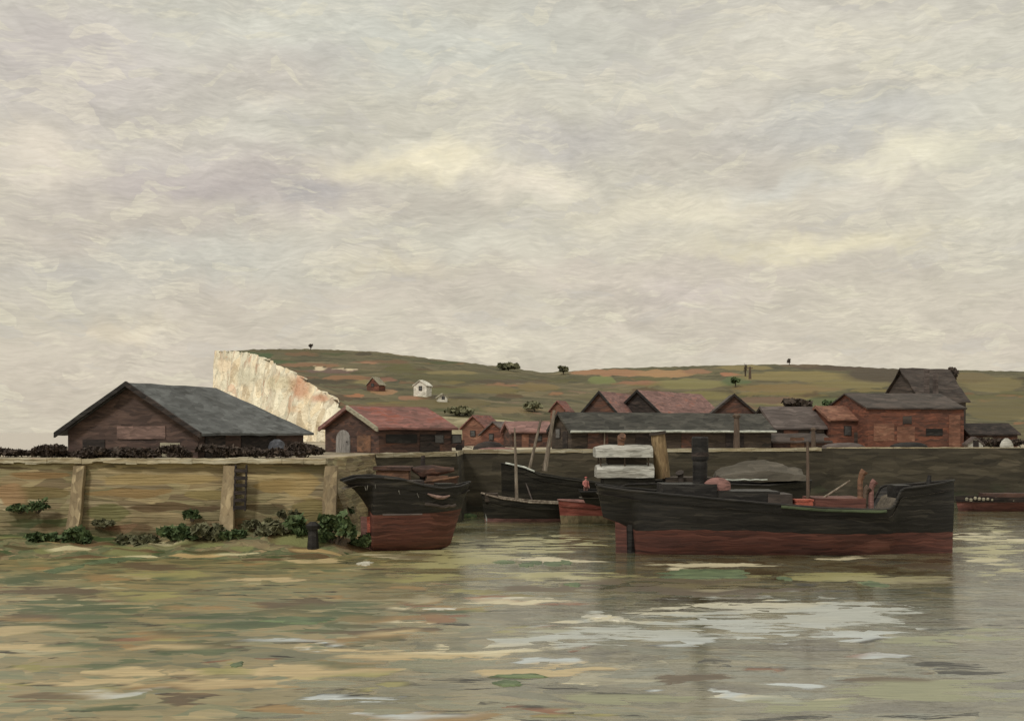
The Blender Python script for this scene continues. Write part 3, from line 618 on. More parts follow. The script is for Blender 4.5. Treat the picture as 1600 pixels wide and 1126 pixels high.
def hill():
    cols = 300; rws = 90; rows = []; meta = []
    for j in range(rws + 1):
        tt = j / rws; row = []; mrow = []
        for i in range(cols + 1):
            u = i / cols; pr = 335 + (2400 - 335) * u ** 1.25; pb = 540 + (2600 - 540) * u ** 1.25
            zr = Z(lerp_tab(SKY, pr) + 1.4 * wav(pr, .12, 4) + .8 * wav(pr, .5, 9), DR); zb = Z(lerp_tab(BASE, pb), DB)
            a = Vector((X(pb, DB), DB, zb)); b = Vector((X(pr, DR), DR, zr)); p = a.lerp(b, tt)
            edge = min(1, u * 14)
            p.z += edge * math.sin(tt * math.pi) * (2.2 * noise.noise(Vector((p.x * .012, p.y * .02, 0))) + .8 * noise.noise(Vector((p.x * .06, p.y * .06, 3))))
            p.z += max(0, 1 - u * 16) * 4.6 * math.sin(math.pi * tt ** .85)
            if i == 0: p.x += 1.6 * wav(tt * 40, .8, 5); p.z += .8 * wav(tt * 40, 1.1, 8)
            row.append(tuple(p))
            mrow.append((800 + p.x / p.y * F, HY - (p.z - CH) / p.y * F))
        rows.append(row); meta += mrow
    last = rows[-1]
    for k, (yy, dz) in enumerate(((560, -1.5), (760, -20), (900, -70))):
        rows.append([(x * yy / DR, yy, z + dz) for x, y, z in last]); meta += [(0, 0)] * len(last)
    o = MB().grid(rows).build('hill', 'hill', smooth=True); tag(o, kind='structure')
    at = o.data.color_attributes.new('fields', 'FLOAT_COLOR', 'POINT')
    for i, (px, py) in enumerate(meta):
        c = [0, 0, 0, 0]
        for (fx, fy, rx, ry, k) in FIELDS:
            wx = 7 * noise.noise(Vector((px * .05, py * .12, 1))); wy = 2.5 * noise.noise(Vector((px * .06, py * .2, 7)))
            d = math.hypot((px - fx + wx) / rx, (py - fy + wy) / ry)
            if d < 1:
                a = min(1, (1 - d) * 2.5); l = lin(k); c = [c[q] * (1 - a) + l[q] * a for q in range(3)] + [max(c[3], a)]
                if c[3] == a: c[:3] = l[:3]
        at.data[i].color = c
    # chalk face under the left edge of the down
    edge = [rows[j][0] for j in range(rws + 1)]
    rr = []; dirn = Vector((X(335, DR) - X(540, DB), DR - DB)).normalized(); outn = Vector((-dirn.y, dirn.x))
    n = 22
    for k in range(n + 1):
        s = k / n; row = []
        for j, e in enumerate(edge):
            q = Vector((e[0], e[1])); z = e[2] * (1 - s) - .5 * s
            o_ = outn * (s ** .8 * (1.0 + e[2] * .16 * (1 - (j / rws) ** 2))) 
            b = 1.6 * noise.noise(Vector((j * .33, s * 1.2, 2))) + .8 * noise.noise(Vector((j * .9, s * 4, 5)))
            b *= min(1, s * 6)
            p = q + o_ + outn * b
            row.append((p.x, p.y, z + (.3 if k == 0 else 0)))
        rr.append(row)
    # the seaward end turns the headland
    for row in rr: row.append((row[-1][0] + 25, row[-1][1] + 120, row[-1][2]))
    c = MB().grid(rr).build('cliff', 'chalk'); tag(c, kind='structure')
    at = c.data.color_attributes.new('fields', 'FLOAT_COLOR', 'POINT')
    for i, v in enumerate(c.data.vertices):
        px = 800 + v.co.x / v.co.y * F; py = HY - (v.co.z - CH) / v.co.y * F; col = [0, 0, 0, 0]
        for (fx, fy, rx, ry, k, st) in ((385, 588, 24, 16, (214, 210, 188), .8), (470, 606, 16, 22, (206, 154, 122), .8), (452, 596, 10, 12, (186, 146, 108), .6), (432, 598, 22, 14, (216, 204, 170), .6), (350, 570, 14, 14, (244, 226, 198), .8), (500, 622, 18, 8, (200, 140, 112), .7), (460, 640, 14, 8, (214, 172, 132), .5)):
            d = math.hypot((px - fx + 3 * wav(py, .3, 2)) / rx, (py - fy) / ry)
            if d < 1:
                a = min(1, (1 - d) * 3) * st; l = lin(k); col = list(l[:3]) + [max(a, col[3])]
        at.data[i].color = col
    # low bank in front of the down, scrubby chalk
    rb = []; base = rows[0]
    for k in range(9):
        s = k / 8; row = []
        for i, e in enumerate(base):
            row.append((e[0] * (1 - .1 * s), e[1] - 26 * s, (e[2] + .1) * (1 - s) + (GZ - .2) * s + (1.1 * noise.noise(Vector((e[0] * .13, s * 3, 0))) if 0 < k < 8 else 0)))
        rb.append(row)
    cut_ = next(i for i, e in enumerate(base) if 800 + e[0] / e[1] * F > 905)
    tag(MB().grid([q[:cut_ + 1] for q in rb]).build('bank', 'chalk_scrub', smooth=True), kind='structure')
    tag(MB().grid([q[cut_:] for q in rb]).build('bank', 'grass_bank', smooth=True), kind='structure')
    return rows
HILL = hill()
def on_hill(px, py):
    """point of the slope seen at a place of the picture"""
    best = None
    for row in HILL[:91]:
        for x, y, z in row[::2]:
            d = abs(800 + x / y * F - px) + 2 * abs(HY - (z - CH) / y * F - py)
            if best is None or d < best[0]: best = (d, x, y, z)
    return Vector(best[1:])

# ------------------------------------------------------------------ buildings
def face_box(root, w, L, face, u, v, wd, ht, mat, name, proud=.07, label=None, parent=None):
    m = MB()
    if face == 'front': m.box(u, u + wd, -proud, .03, v, v + ht)
    else: m.box(w - .03, w + proud, u, u + wd, v, v + ht)
    o = m.build(name, mat, parent or root, cut=max(.9, min(wd, ht) * .8), wob=.03)
    if label: o['label'] = label
    return o
def window(root, w, L, face, u, v, wd, ht, fm='dark_timber', pm='glass'):
    f = face_box(root, w, L, face, u, v, wd, ht, fm, 'window', .06)
    face_box(root, w, L, face, u + .12, v + .12, wd - .24, ht - .24, pm, 'pane', .10, parent=f)
def gable_house(name, label, A, B, L, he, hr, wm, rm, cat='house', over=.35, hip=0.0, z0=GZ, barge=None, wob=.07, th=.2, group=None):
    A, B = Vector(A), Vector(B); ab = B - A; w = ab.length; rz = math.atan2(ab.y, ab.x)
    root = thing(name, label, cat, (A.x, A.y, z0), rz, group)
    wl = MB(); k = hr - .03; e = he - .03
    if hip <= 0:
        wl.add([(0, 0, -.6), (w, 0, -.6), (w, 0, e), (w / 2, 0, k), (0, 0, e), (0, L, -.6), (w, L, -.6), (w, L, e), (w / 2, L, k), (0, L, e)],
               [(0, 1, 2, 3, 4), (9, 8, 7, 6, 5), (1, 6, 7, 2), (5, 0, 4, 9), (2, 7, 8, 3), (4, 3, 8, 9)])
    else:
        wl.add([(0, 0, -.6), (w, 0, -.6), (w, 0, e), (w / 2, 0, k), (0, 0, e), (0, L, -.6), (w, L, -.6), (w, L, e), (0, L, e), (w / 2, L - hip, k)],
               [(0, 1, 2, 3, 4), (8, 7, 6, 5), (1, 6, 7, 2), (5, 0, 4, 8), (2, 7, 9, 3), (4, 3, 9, 8), (7, 8, 9)])
    wl.build('wall', wm, root, cut=1.6, wob=wob * .25)
    sl = (hr - he) / (w / 2); ze = he - over * sl + th; zt = hr + th
    rf = MB(); y0 = -over; y1 = L + over
    if hip <= 0:
        rf.slab([(w / 2, y0, zt), (w + over, y0, ze), (w + over, y1, ze), (w / 2, y1, zt)], th)
        rf.slab([(w / 2, y1, zt), (-over, y1, ze), (-over, y0, ze), (w / 2, y0, zt)], th)
    else:
        yh = L - hip
        rf.slab([(w / 2, y0, zt), (w + over, y0, ze), (w + over, y1, ze), (w / 2, yh, zt)], th)
        rf.slab([(w / 2, yh, zt), (-over, y1, ze), (-over, y0, ze), (w / 2, y0, zt)], th)
        rf.slab([(w / 2, yh, zt), (w + over, y1, ze), (-over, y1, ze)], th)
    roof = rf.build('roof', rm, root, cut=1.8, wob=wob)
    if barge:
        for s in (0, 1):
            m = MB(); xe = w + over if s else -over
            m.slab([(w / 2, y0 - .1, zt + .06), (xe, y0 - .1, ze + .06), (xe, y0 + .12, ze + .06), (w / 2, y0 + .12, zt + .06)], .42)
            m.build('bargeboard', barge[s], root, cut=1.5, wob=wob * .6)
    return root, w, roof
def chimney(roof, x, y, z, mat='brick', h=1.5, s=.7):
    m = MB(); m.box(x - s / 2, x + s / 2, y - s / 2, y + s / 2, z - .8, z + h); m.box(x - s / 2 - .1, x + s / 2 + .1, y - s / 2 - .1, y + s / 2 + .1, z + h, z + h + .2)
    c = m.build('chimney', mat, roof, wob=.03)
    MB().lathe([(.16, 0), (.13, .5)], 8, c=(x, y, z + h + .2)).build('chimney_pot', 'orange_brick', c)
def along(p, d, px):       # distance along direction d from plan point p to the sight line of px
    k = (px - 800) / F; return (k * p[1] - p[0]) / (d[0] - k * d[1])

# the big barn: gable towards the water, hipped far end
th_ = R(-18); ab = Vector((math.cos(th_), math.sin(th_))); dl = Vector((-ab.y, ab.x))
B0 = Vector((X(309, 92.6), 92.6)); wB = along(tuple(B0), tuple(-ab), 106); A0 = B0 - ab * wB
Lb = along(tuple(B0), tuple(dl), 474)
mid = (A0 + B0) / 2; hrb = Z(601, mid.y) - GZ; heb = Z(672, B0.y) - GZ
rl = along(tuple(mid), tuple(dl), 338)
barn, bw, broof = gable_house('barn', 'big dark brown timber barn with a slate grey roof on the near quay', A0, B0, Lb, heb, hrb, 'barn_wall', 'barn_roof', 'barn',
                              over=.75, hip=Lb - rl, barge=('soot', 'dark_timber'))
face_box(barn, bw, Lb, 'front', bw * .39, 1.55, bw * .37, 1.05, 'board', 'signboard', .08, 'faded lighter brown board across the gable')
face_box(barn, bw, Lb, 'front', bw * .12, -.2, 2.2, 1.7, 'dark_timber', 'door', .06)
face_box(barn, bw, Lb, 'front', bw * .72, .1, 1.9, 1.15, 'pale_board', 'hatch', .06, 'dusty pale hatch low in the gable')
face_box(barn, bw, Lb, 'side', 1.0, -.2, 3.0, 2.0, 'dark_timber', 'door', .06)
face_box(barn, bw, Lb, 'side', 6.5, .1, 6.0, 1.7, 'dark_timber', 'shutter', .06)

# red roofed shed, gable left
d0 = 118.0
A1 = Vector((X(506, d0), d0)); B1 = Vector((X(592, d0 - 3), d0 - 3)); u1 = (B1 - A1).normalized(); n1 = Vector((-u1.y, u1.x))
# long side runs to the right and away
L1 = along(tuple(B1), tuple(n1), 706) if abs(n1.x) > .05 else 14
def skew_house(): pass
ang = R(-52)
u1 = Vector((math.cos(ang), math.sin(ang))); n1 = Vector((-u1.y, u1.x))
B1 = Vector((X(592, 114), 114.0)); w1 = along(tuple(B1), tuple(-u1), 508); A1 = B1 - u1 * w1; L1 = along(tuple(B1), tuple(n1), 706)
m1 = (A1 + B1) / 2
shed, sw, sroof = gable_house('shed', 'red tiled shed with an arched grey door in its gable', A1, B1, L1, Z(668, 114) - GZ, Z(637, m1.y) - GZ, 'shed_wall', 'red_roof', 'shed',
                              over=.5, barge=('terracotta', 'pale_board'))
def arch_door(root, x, w, h):
    m = MB(); prof = [(-w / 2, 0), (w / 2, 0)] + [(w / 2 * math.cos(a), h * .55 + h * .45 * math.sin(a)) for a in [math.pi * k / 8 for k in range(9)]]
    n = len(prof); vs = [(x + p, -.1, q) for p, q in prof] + [(x + p, .02, q) for p, q in prof]
    m.add(vs, [tuple(range(n)), tuple(range(2 * n - 1, n - 1, -1))] + [(i, (i + 1) % n, (i + 1) % n + n, i + n) for i in range(n)])
    d = m.build('door', 'arch_door', root); d['label'] = 'grey door with a rounded top'
    MB().lathe([(.05, 0), (.08, .06), (.05, .12)], 8, c=(x + w * .32, -.16, h * .45)).build('handle', 'soot', d)
arch_door(shed, sw * .36, sw * .26, 2.35)
face_box(shed, sw, L1, 'front', sw * .62, .1, sw * .24, 1.7, 'rust', 'door', .06, 'rusty brown plank door')
face_box(shed, sw, L1, 'side', .8, 1.0, L1 * .42, .9, 'soot', 'shutter', .06)
face_box(shed, sw, L1, 'side', L1 * .55, -.2, 2.4, 2.1, 'dark_timber', 'door', .06)
for k in range(2): window(shed, sw, L1, 'side', L1 * .74 + k * 2.2, .9, 1.3, 1.0)

# long grey roofed shed by the far quay: gable to the left, roof slope to the viewer
Dl = 139.0
Bl = Vector((X(893, Dl), Dl)); Al = Vector((X(866, Dl + 7), Dl + 7)); ul = (Bl - Al).normalized(); nl = Vector((-ul.y, ul.x))
ul = Vector((math.cos(R(-66)), math.sin(R(-66)))); nl = Vector((-ul.y, ul.x))
wl_ = along(tuple(Bl), tuple(-ul), 862); Al = Bl - ul * wl_; Ll = along(tuple(Bl), tuple(nl), 1205)
lshed, lw, lroof = gable_house('long_shed', 'long grey roofed quay shed with a white gutter', Al, Bl, Ll, Z(671, Dl) - GZ, Z(646, (Al.y + Bl.y) / 2) - GZ, 'shed_dark', 'grey_roof', 'shed', over=.45,
                               barge=('soot', 'grey_roof'))
for k in range(1):
    sl_ = (Z(646, (Al.y + Bl.y) / 2) - Z(671, Dl)) / (lw / 2); zz = Z(671, Dl) - GZ - .45 * sl_ + .1
    MB().tube([(lw + .55, y, zz + .04 * wav(y, .8)) for y in [-.4 + (Ll + .8) * q / 14 for q in range(15)]], [.15 + .05 * wav(q, 1.4) for q in range(15)], 6).build('gutter', 'gutter', lshed)
window(lshed, lw, Ll, 'front', lw * .22, 1.3, lw * .24, 1.3)
face_box(lshed, lw, Ll, 'front', lw * .58, 0, lw * .24, 2.2, 'dark_timber', 'door', .06)
for k in range(4): face_box(lshed, lw, Ll, 'side', 2.2 + k * Ll / 4.4, 0, 2.8, 2.1, 'dark_timber' if k % 2 else 'shed_wall', 'door', .06)
MB().tube([(lw + .2, 4.4, 0), (lw + .2, 4.4, zz)], .09, 6).build('drainpipe', 'spar', lshed)

def front_house(name, label, px0, px1, D, ye, yr, depth, wm, rm, pa=None, **kw):   # ridge runs across the view; gable end turned a little to the left
    a = R(-76 if pa is None else pa); u = Vector((math.cos(a), math.sin(a))); n = Vector((-u.y, u.x))
    B = Vector((X(px0, D), D)); A = B - u * depth; L = along(tuple(B), tuple(n), px1)
    r, w, rf = gable_house(name, label, A, B, L, Z(ye, D) - GZ, Z(yr, D + depth / 2) - GZ, wm, rm, **kw)
    return r, w, L, rf
def gable_front(name, label, px0, px1, D, ye, yr, L, wm, rm, pa=-8, **kw):        # gable towards the viewer
    a = R(pa); u = Vector((math.cos(a), math.sin(a)))
    B = Vector((X(px1, D), D)); w = along(tuple(B), tuple(-u), px0); A = B - u * w
    r, w, rf = gable_house(name, label, A, B, L, Z(ye, D) - GZ, Z(yr, (A.y + B.y) / 2) - GZ, wm, rm, **kw)
    return r, w, L, rf
# red roofed houses above the long shed
r, w, L, rf = gable_front('house', 'left red roofed house behind the long grey shed', 912, 962, 168, 642, 613, 14, 'shed_wall', 'pink_roof', pa=-24, barge=('soot', 'soot'))
window(r, w, L, 'front', w * .4, 3.6, 1.0, 1.2)
r, w, L, rf = gable_front('house', 'middle house with a dark gable and broad pink tiled roof', 962, 1032, 172, 645, 611, 24, 'dark_timber', 'pink_roof', pa=-32, barge=('soot', 'soot'))
window(r, w, L, 'front', w * .42, 3.4, 1.1, 1.2)
face_box(r, w, L, 'side', 8, 3.5, 3, 1.0, 'slate', 'shutter', .06)
r, w, L, rf = gable_front('house', 'small brown house with orange panels on its front above the right end of the long shed', 1108, 1186, 176, 650, 617, 9, 'shed_wall', 'slate', pa=-6, barge=('dark_timber', 'dark_timber'))
face_box(r, w, L, 'front', .7, 1.4, 1.5, 3.4, 'orange_brick', 'door', .06); face_box(r, w, L, 'front', w * .62, 1.5, 1.8, 3.0, 'orange_brick', 'shutter', .06)  # orange brick panels on the brown front
r, w, L, rf = gable_front('cottage', 'tiny orange fronted cottage left of the red roofed houses', 860, 882, 190, 640, 627, 6, 'orange_brick', 'red_roof', pa=-15)
window(r, w, L, 'front', w * .35, 3.0, .8, .9)
# sheds and houses to the right
r, w, L, rf = front_house('shed', 'mauve slate roofed shed right of the long grey shed', 1212, 1288, 158, 668, 637, 8, 'shed_dark', 'mauve_slate', barge=('dark_timber', 'mauve_slate'))
face_box(r, w, L, 'side', 1.2, .2, 2.2, 2.2, 'orange_brick', 'door', .06); window(r, w, L, 'side', 5.0, 1.2, 1.2, 1.1)
r, w, L, rf = front_house('shed', 'low dark shed in front of the orange roofed house', 1208, 1296, 153, 690, 679, 4, 'shed_wall', 'slate')
face_box(r, w, L, 'side', 2.5, 0, 2.0, 1.4, 'rust', 'door', .06); face_box(r, w, L, 'side', 7.5, 0, 2.0, 1.4, 'brick', 'door', .06)
r, w, L, rf = front_house('house', 'orange roofed brick house between the mauve slate shed and the brick works', 1298, 1368, 159, 655, 636, 7, 'brick', 'orange_brick', barge=('orange_brick', 'orange_brick'))
window(r, w, L, 'side', 2.0, 1.6, 1.2, 1.4); chimney(rf, w / 2, L * .8, Z(636, 162) - GZ, 'orange_brick', 1.2, 1.0)
face_box(r, w, L, 'side', 3.6, .1, 2.0, 2.0, 'slate', 'door', .06)
r, w, L, rf = front_house('brick_works', 'large red brick works with a dark slate roof on the right', 1356, 1506, 157, 638, 616, 13, 'brick', 'slate', pa=-80, over=.3, cat='building')
face_box(r, w, L, 'side', L * .60, 1.6, 2.5, 1.0, 'soot', 'window', .06)
face_box(r, w, L, 'side', L * .06, .9, 3.0, 2.4, 'orange_brick', 'door', .06); face_box(r, w, L, 'side', L * .84, -.1, 1.7, 4.6, 'orange_brick', 'pilaster', .12)
face_box(r, w, L, 'side', L * .30, .7, 2.6, 2.2, 'orange_brick', 'door', .06); face_box(r, w, L, 'side', L * .36, 3.2, 1.3, 1.1, 'slate', 'window', .06)
r, w, L, rf = front_house('house', 'tall dark slate house with two pale chimneys behind the brick works', 1440, 1509, 178, 624, 577, 9, 'slate', 'slate', pa=-70, over=.5, wob=.2)
for k in range(2):
    m = MB(); m.box(w - .1, w + .7, .5 + k * 1.7, .9 + k * 1.7, Z(618, 174) - GZ, Z(574 + 5 * k, 174) - GZ)
    m.build('chimney', 'mauve_slate', r, cut=.8, wob=.08)
face_box(r, w, L, 'side', .4, Z(624, 178) - GZ - 1.3, 2.4, 1.0, 'vermilion', 'parapet', .1)
r, w, L, rf = front_house('shed', 'low dark roofed shed at the far right edge of the quay', 1516, 1590, 160, 678, 663, 5, 'shed_wall', 'dark_timber')
face_box(r, w, L, 'side', 2, 0, 1.6, 1.4, 'pale_board', 'door', .06)
r, w, L, rf = gable_front('quay_hut', 'pale quay hut with a small gable at the right end of the brick works', 1512, 1536, 152, 694, 684, 2.4, 'white_paint', 'mauve_slate', pa=-10, cat='hut', over=.2)
face_box(r, w, L, 'front', w * .35, 0, .7, 1.0, 'dark_timber', 'door', .05)
# cottages in the gap between the red shed and the long shed
r, w, L, rf = gable_front('cottage', 'small terracotta cottage beside the end of the red shed', 722, 758, 176, 668, 650, 7, 'orange_brick', 'red_roof', pa=-20)
window(r, w, L, 'front', w * .35, 1.4, .9, 1.0)
r, w, L, rf = gable_front('cottage', 'grey roofed cottage in the gap between the sheds', 752, 792, 165, 678, 660, 9, 'brick', 'mauve_slate', pa=-35)
window(r, w, L, 'front', w * .3, .9, .9, 1.0)
r, w, L, rf = front_house('cottage', 'low cottage with a pink tiled roof left of the long shed gable', 800, 862, 160, 674, 660, 5, 'shed_wall', 'pink_roof', barge=('terracotta', 'pink_roof'))
face_box(r, w, L, 'side', 1.4, 0, 1.0, 1.8, 'orange_brick', 'door', .05); window(r, w, L, 'side', 3.4, .8, .9, .9)
# houses on the down
def hill_house(name, label, px, py, wpx, hpx, wm, rm, pa=-10, rise=.35):
    p = on_hill(px, py); s = p.y / F; a = R(pa); u = Vector((math.cos(a), math.sin(a))); w = wpx * s
    A = Vector((p.x, p.y)) - u * w / 2; B = A + u * w; h = hpx * s
    return gable_house(name, label, A, B, w * .9, h * (1 - rise), h, wm, rm, z0=p.z - .2, over=.25, wob=.12)
r, w, rf = hill_house('hill_house', 'tall white house on the green down', 655, 621, 22, 26, 'lime', 'lime', -20, .3)
window(r, w, 5, 'front', w * .4, 1.6, .9, 1.2)
r, w, rf = hill_house('hill_house', 'small white cottage right of the tall white house on the down', 692, 629, 15, 14, 'lime', 'pale_board', 12, .4)
window(r, w, 4, 'front', w * .4, .8, .7, .8)
r, w, rf = hill_house('hill_house', 'rusty brown house on the down left of the white house', 580, 611, 22, 22, 'brick', 'pale_board', -24, .5)
window(r, w, 5, 'front', w * .35, 1.2, .9, 1.0)

# ------------------------------------------------------------------ vegetation
def bush(name, label, x, y, z, rx, ry, h, n, mat, cat='bush', leaf=.22, group=None, seed=0, lean=0):
    rnd = random.Random(seed + int(x * 13) + int(y)); r = thing(name, label, cat, (x, y, z), 0, group)
    m = MB(); cl = [(rnd.uniform(-.7, .7) * rx, rnd.uniform(-.6, .6) * ry, rnd.uniform(.2, .8) * h, rnd.uniform(.3, .55)) for _ in range(9)]
    for _ in range(n):
        cx, cy, cz, cr = rnd.choice(cl); th = rnd.uniform(0, 6.28); ph = math.acos(rnd.uniform(-.5, 1)); q = rnd.random() ** .4 * cr
        p = Vector((cx + q * rx * math.sin(ph) * math.cos(th), cy + q * ry * math.sin(ph) * math.sin(th), max(.02, cz + q * h * .7 * math.cos(ph))))
        p.x += lean * p.z
        a = Vector((rnd.gauss(0, 1), rnd.gauss(0, 1), rnd.gauss(0, .7))).normalized(); b = a.cross(Vector((rnd.gauss(0, 1), rnd.gauss(0, 1), rnd.gauss(0, 1)))).normalized()
        s = leaf * rnd.choice((.4, .6, .8, 1.1, 1.7))
        m.add([p - a * s, p + b * s * .6, p + a * s, p - b * s * .6], [(0, 1, 2, 3)])
    m.build('foliage', mat, r)
    st = MB()
    for k in range(4):
        cx, cy, cz, cr = cl[k]; st.tube([(cx * .2, cy * .2, -.15), (cx * .6, cy * .6, cz * .5), (cx, cy, cz)], [.09 * h / 2 + .02, .05 * h / 2 + .015, .02], 5)
    st.build('stem', 'wood_stem', r)
    return r
# sea beet and weed at the foot of the near wall
WB = [(118, 838, 20, 24, 'leaf_green', 'dark green bush at the foot of the left buttress'), (62, 822, 24, 12, 'leaf_green', 'low green plant at the left edge of the foreshore'),
      (278, 838, 24, 20, 'leaf_green', 'green scrub below the middle of the near wall'), (326, 836, 20, 26, 'leaf_olive', 'olive bush left of the middle buttress foot'),
      (425, 842, 36, 22, 'leaf_olive', 'wide olive scrub right of the middle buttress foot'), (464, 845, 14, 30, 'leaf_green', 'narrow green bush beside the dark mooring post'),
      (524, 842, 26, 48, 'leaf_green', 'tallest green bush at the end of the near wall beside the black smack'), (360, 850, 20, 12, 'leaf_green', 'tiny green tuft at the foot of the middle buttress'),
      (212, 846, 30, 12, 'leaf_olive', 'low olive weed on the mud left of the middle buttress'), (565, 846, 16, 16, 'leaf_green', 'small green tuft under the stern of the black smack')]
for i, (px, py, rx, h, mt, lb) in enumerate(WB):
    d = 86.4 if px < 480 else 86.0
    if px > 540: d = 87.5
    bush('shore_bush', lb, X(px, d), d, shore_z(X(px, d), .3) - .25, rx * 1.1 / F * d, .8, h * 1.1 / F * d, 520, mt, leaf=.28, group='plants at the foot of the near quay wall', seed=i)
for i, (px, y0, rx, h, mt, lb) in enumerate([(30, 800, 22, 10, 'leaf_green', 'green tuft on the wall at the far left edge'), (160, 822, 18, 12, 'leaf_olive', 'olive tuft on the wall right of the left buttress'),
        (300, 812, 16, 14, 'leaf_green', 'green tuft hanging on the wall left of the middle buttress'), (400, 826, 18, 12, 'leaf_olive', 'olive tuft on the wall under the ladder'), (450, 815, 20, 18, 'leaf_olive', 'pale olive tuft on the wall left of the end buttress'), (545, 815, 14, 18, 'leaf_green', 'green tuft on the sloping end of the near wall')]):
    zz = Z(y0, 87.6); yy = 89.1 - 1.6 * (GZ - zz) / 7.9 - .05
    xx = X(px, yy)
    if px == 545: xx, yy = -13.2 + .35, 90.6
    bush('wall_plant', lb, xx, yy, zz, rx / F * yy, .35, h / F * yy, 260, mt, cat='plant', leaf=.17, group='tufts growing on the near quay wall', seed=90 + i)
bush('wall_plant', 'green tuft growing high on the wall left of the first buttress', X(60, 88), 87.6, 3.0, 1.2, .5, 1.0, 200, 'leaf_green', cat='plant', leaf=.18)
# dark scrub along the top of the quay, left of and in front of the barn
for i, (px, d, rx, h, lb) in enumerate([(-10, 96, 32, 13, 'dark scrub at the left end of the quay top'), (40, 97, 30, 11, 'low dark scrub on the quay top left of the barn'), (82, 96, 22, 17, 'dark scrub against the left corner of the barn'),
                                        (150, 91.5, 26, 14, 'low dark scrub under the left half of the barn gable'), (215, 91, 30, 16, 'dark scrub under the barn signboard'), (275, 90.8, 22, 18, 'dark scrub at the right corner of the barn gable'),
                                        (345, 92.5, 34, 18, 'dark scrub along the barn side above the ladder'), (410, 93.5, 30, 16, 'dark scrub at the far half of the barn side'), (475, 96, 26, 18, 'dark scrub between the barn and the red shed'),
                                        (1560, 156, 30, 12, 'brown scrub on the quay at the far right')]):
    bush('scrub', lb, X(px, d), d, GZ, rx * 1.35 / F * d, 1.0, h * 1.15 / F * d, 2200, 'leaf_dark', leaf=.17, group='dark scrub along the quay top', seed=i + 40)
# bushes and small trees on the down
def hill_tree(px, py, hpx, wpx, mat, label, trunk=True, n=260):
    p = on_hill(px, py + 2); s = p.y / F; h = hpx * s; wd = wpx * s; rnd = random.Random(int(px))
    r = thing('hill_tree', label, 'tree', tuple(p), 0, 'trees and bushes on the down')
    MB().tube([(0, 0, -.6), (.1 * h * .1, 0, h * .5), (0, 0, h * .85)], [.07 * h, .05 * h, .02 * h], 6).build('trunk', 'wood_stem', r)
    m = MB(); cl = [(rnd.uniform(-.3, .3) * wd, rnd.uniform(-.3, .3) * wd, h * rnd.uniform(.45, .85), rnd.uniform(.2, .34)) for _ in range(7)]
    for _ in range(n):
        cx, cy, cz, cr = rnd.choice(cl); q = Vector((rnd.gauss(0, 1), rnd.gauss(0, 1), rnd.gauss(0, 1))).normalized() * rnd.random() ** .4
        c = Vector((cx + q.x * cr * wd, cy + q.y * cr * wd, cz + q.z * cr * h * .8)); a = Vector((rnd.gauss(0, 1), rnd.gauss(0, 1), rnd.gauss(0, 1))).normalized(); b = a.orthogonal().normalized()
        z = wd * .10 * rnd.uniform(.6, 1.5); m.add([c - a * z, c + b * z, c + a * z, c - b * z], [(0, 1, 2, 3)])
    m.build('crown', mat, r)
for a in [(484, 545, 10, 7, 'leaf_dark', 'tiny lone tree on the skyline above the chalk cliff'), (795, 576, 12, 34, 'leaf_olive', 'spreading bush on the skyline left of the dip'), (876, 583, 13, 18, 'leaf_olive', 'round pale bush in the skyline dip'),
          (1229, 568, 10, 8, 'leaf_dark', 'small dark tree on the skyline right of centre'), (1150, 602, 16, 16, 'leaf_green', 'green tree on the slope above the small brown house'), (1424, 612, 20, 16, 'leaf_dark', 'dark tree beside the pale chimneys'),
          (1300, 640, 18, 34, 'leaf_green', 'green trees above the orange roofed house'), (1250, 636, 12, 50, 'leaf_dark', 'brown hedge above the mauve slate roof'), (1490, 600, 30, 26, 'leaf_dark', 'dark tree behind the tall slate house'),
          (840, 640, 14, 34, 'leaf_olive', 'scrubby bush on the chalk bank left of the orange cottage'), (720, 646, 12, 40, 'leaf_olive', 'scrubby bush on the bank above the red shed'), (1165, 585, 20, 5, 'leaf_dark', 'thin bare tree on the slope below the skyline')]:
    hill_tree(*a)

# ------------------------------------------------------------------ things on the quay
for i, (px, d, wd, h, lb) in enumerate([(432, 101, 24, 26, 'taller blue grey tarpaulin stack at the far end of the barn'), (462, 103, 22, 20, 'smaller blue grey tarpaulin stack nearest the red shed')]):
    r = thing('tarpaulin_stack', lb, 'stack', (X(px, d), d, GZ)); s = d / F
    MB().lathe([(wd * s * .62, 0), (wd * s * .6, h * s * .5), (wd * s * .45, h * s * .85), (wd * s * .15, h * s)], 10, 1, .8).build('tarpaulin', 'blue_tarp', r, cut=.5, wob=.1)
    MB().tube([(wd * s * .63 * math.cos(a), wd * s * .5 * math.sin(a), h * s * .4) for a in [k * math.pi / 8 for k in range(17)]], .04, 5).build('lashing', 'rope', r)
def cart(px, d, lb, wpx, hpx, mat):
    s = d / F; w = wpx * s; h = hpx * s; r = thing('handcart', lb, 'cart', (X(px, d), d, GZ))
    MB().box(-w / 2, w / 2, -.5, .5, h * .35, h).build('body', mat, r, cut=.7, wob=.06)
    for sx in (-1, 1):
        m = MB(); m.tube([(sx * w * .28, -.6, h * .32), (sx * w * .28, -.5, h * .32)], h * .32, 12); m.build('wheel', 'dark_timber', r)
    MB().tube([(w / 2, -.3, h * .5), (w / 2 + .9, -.3, h * .3)], .05, 5).build('shaft', 'spar', r)
cart(668, 123.5, 'orange brown handcart on the quay below the red shed', 40, 16, 'rust')
cart(708, 125.5, 'dark loaded handcart right of the orange one', 34, 18, 'shed_wall')
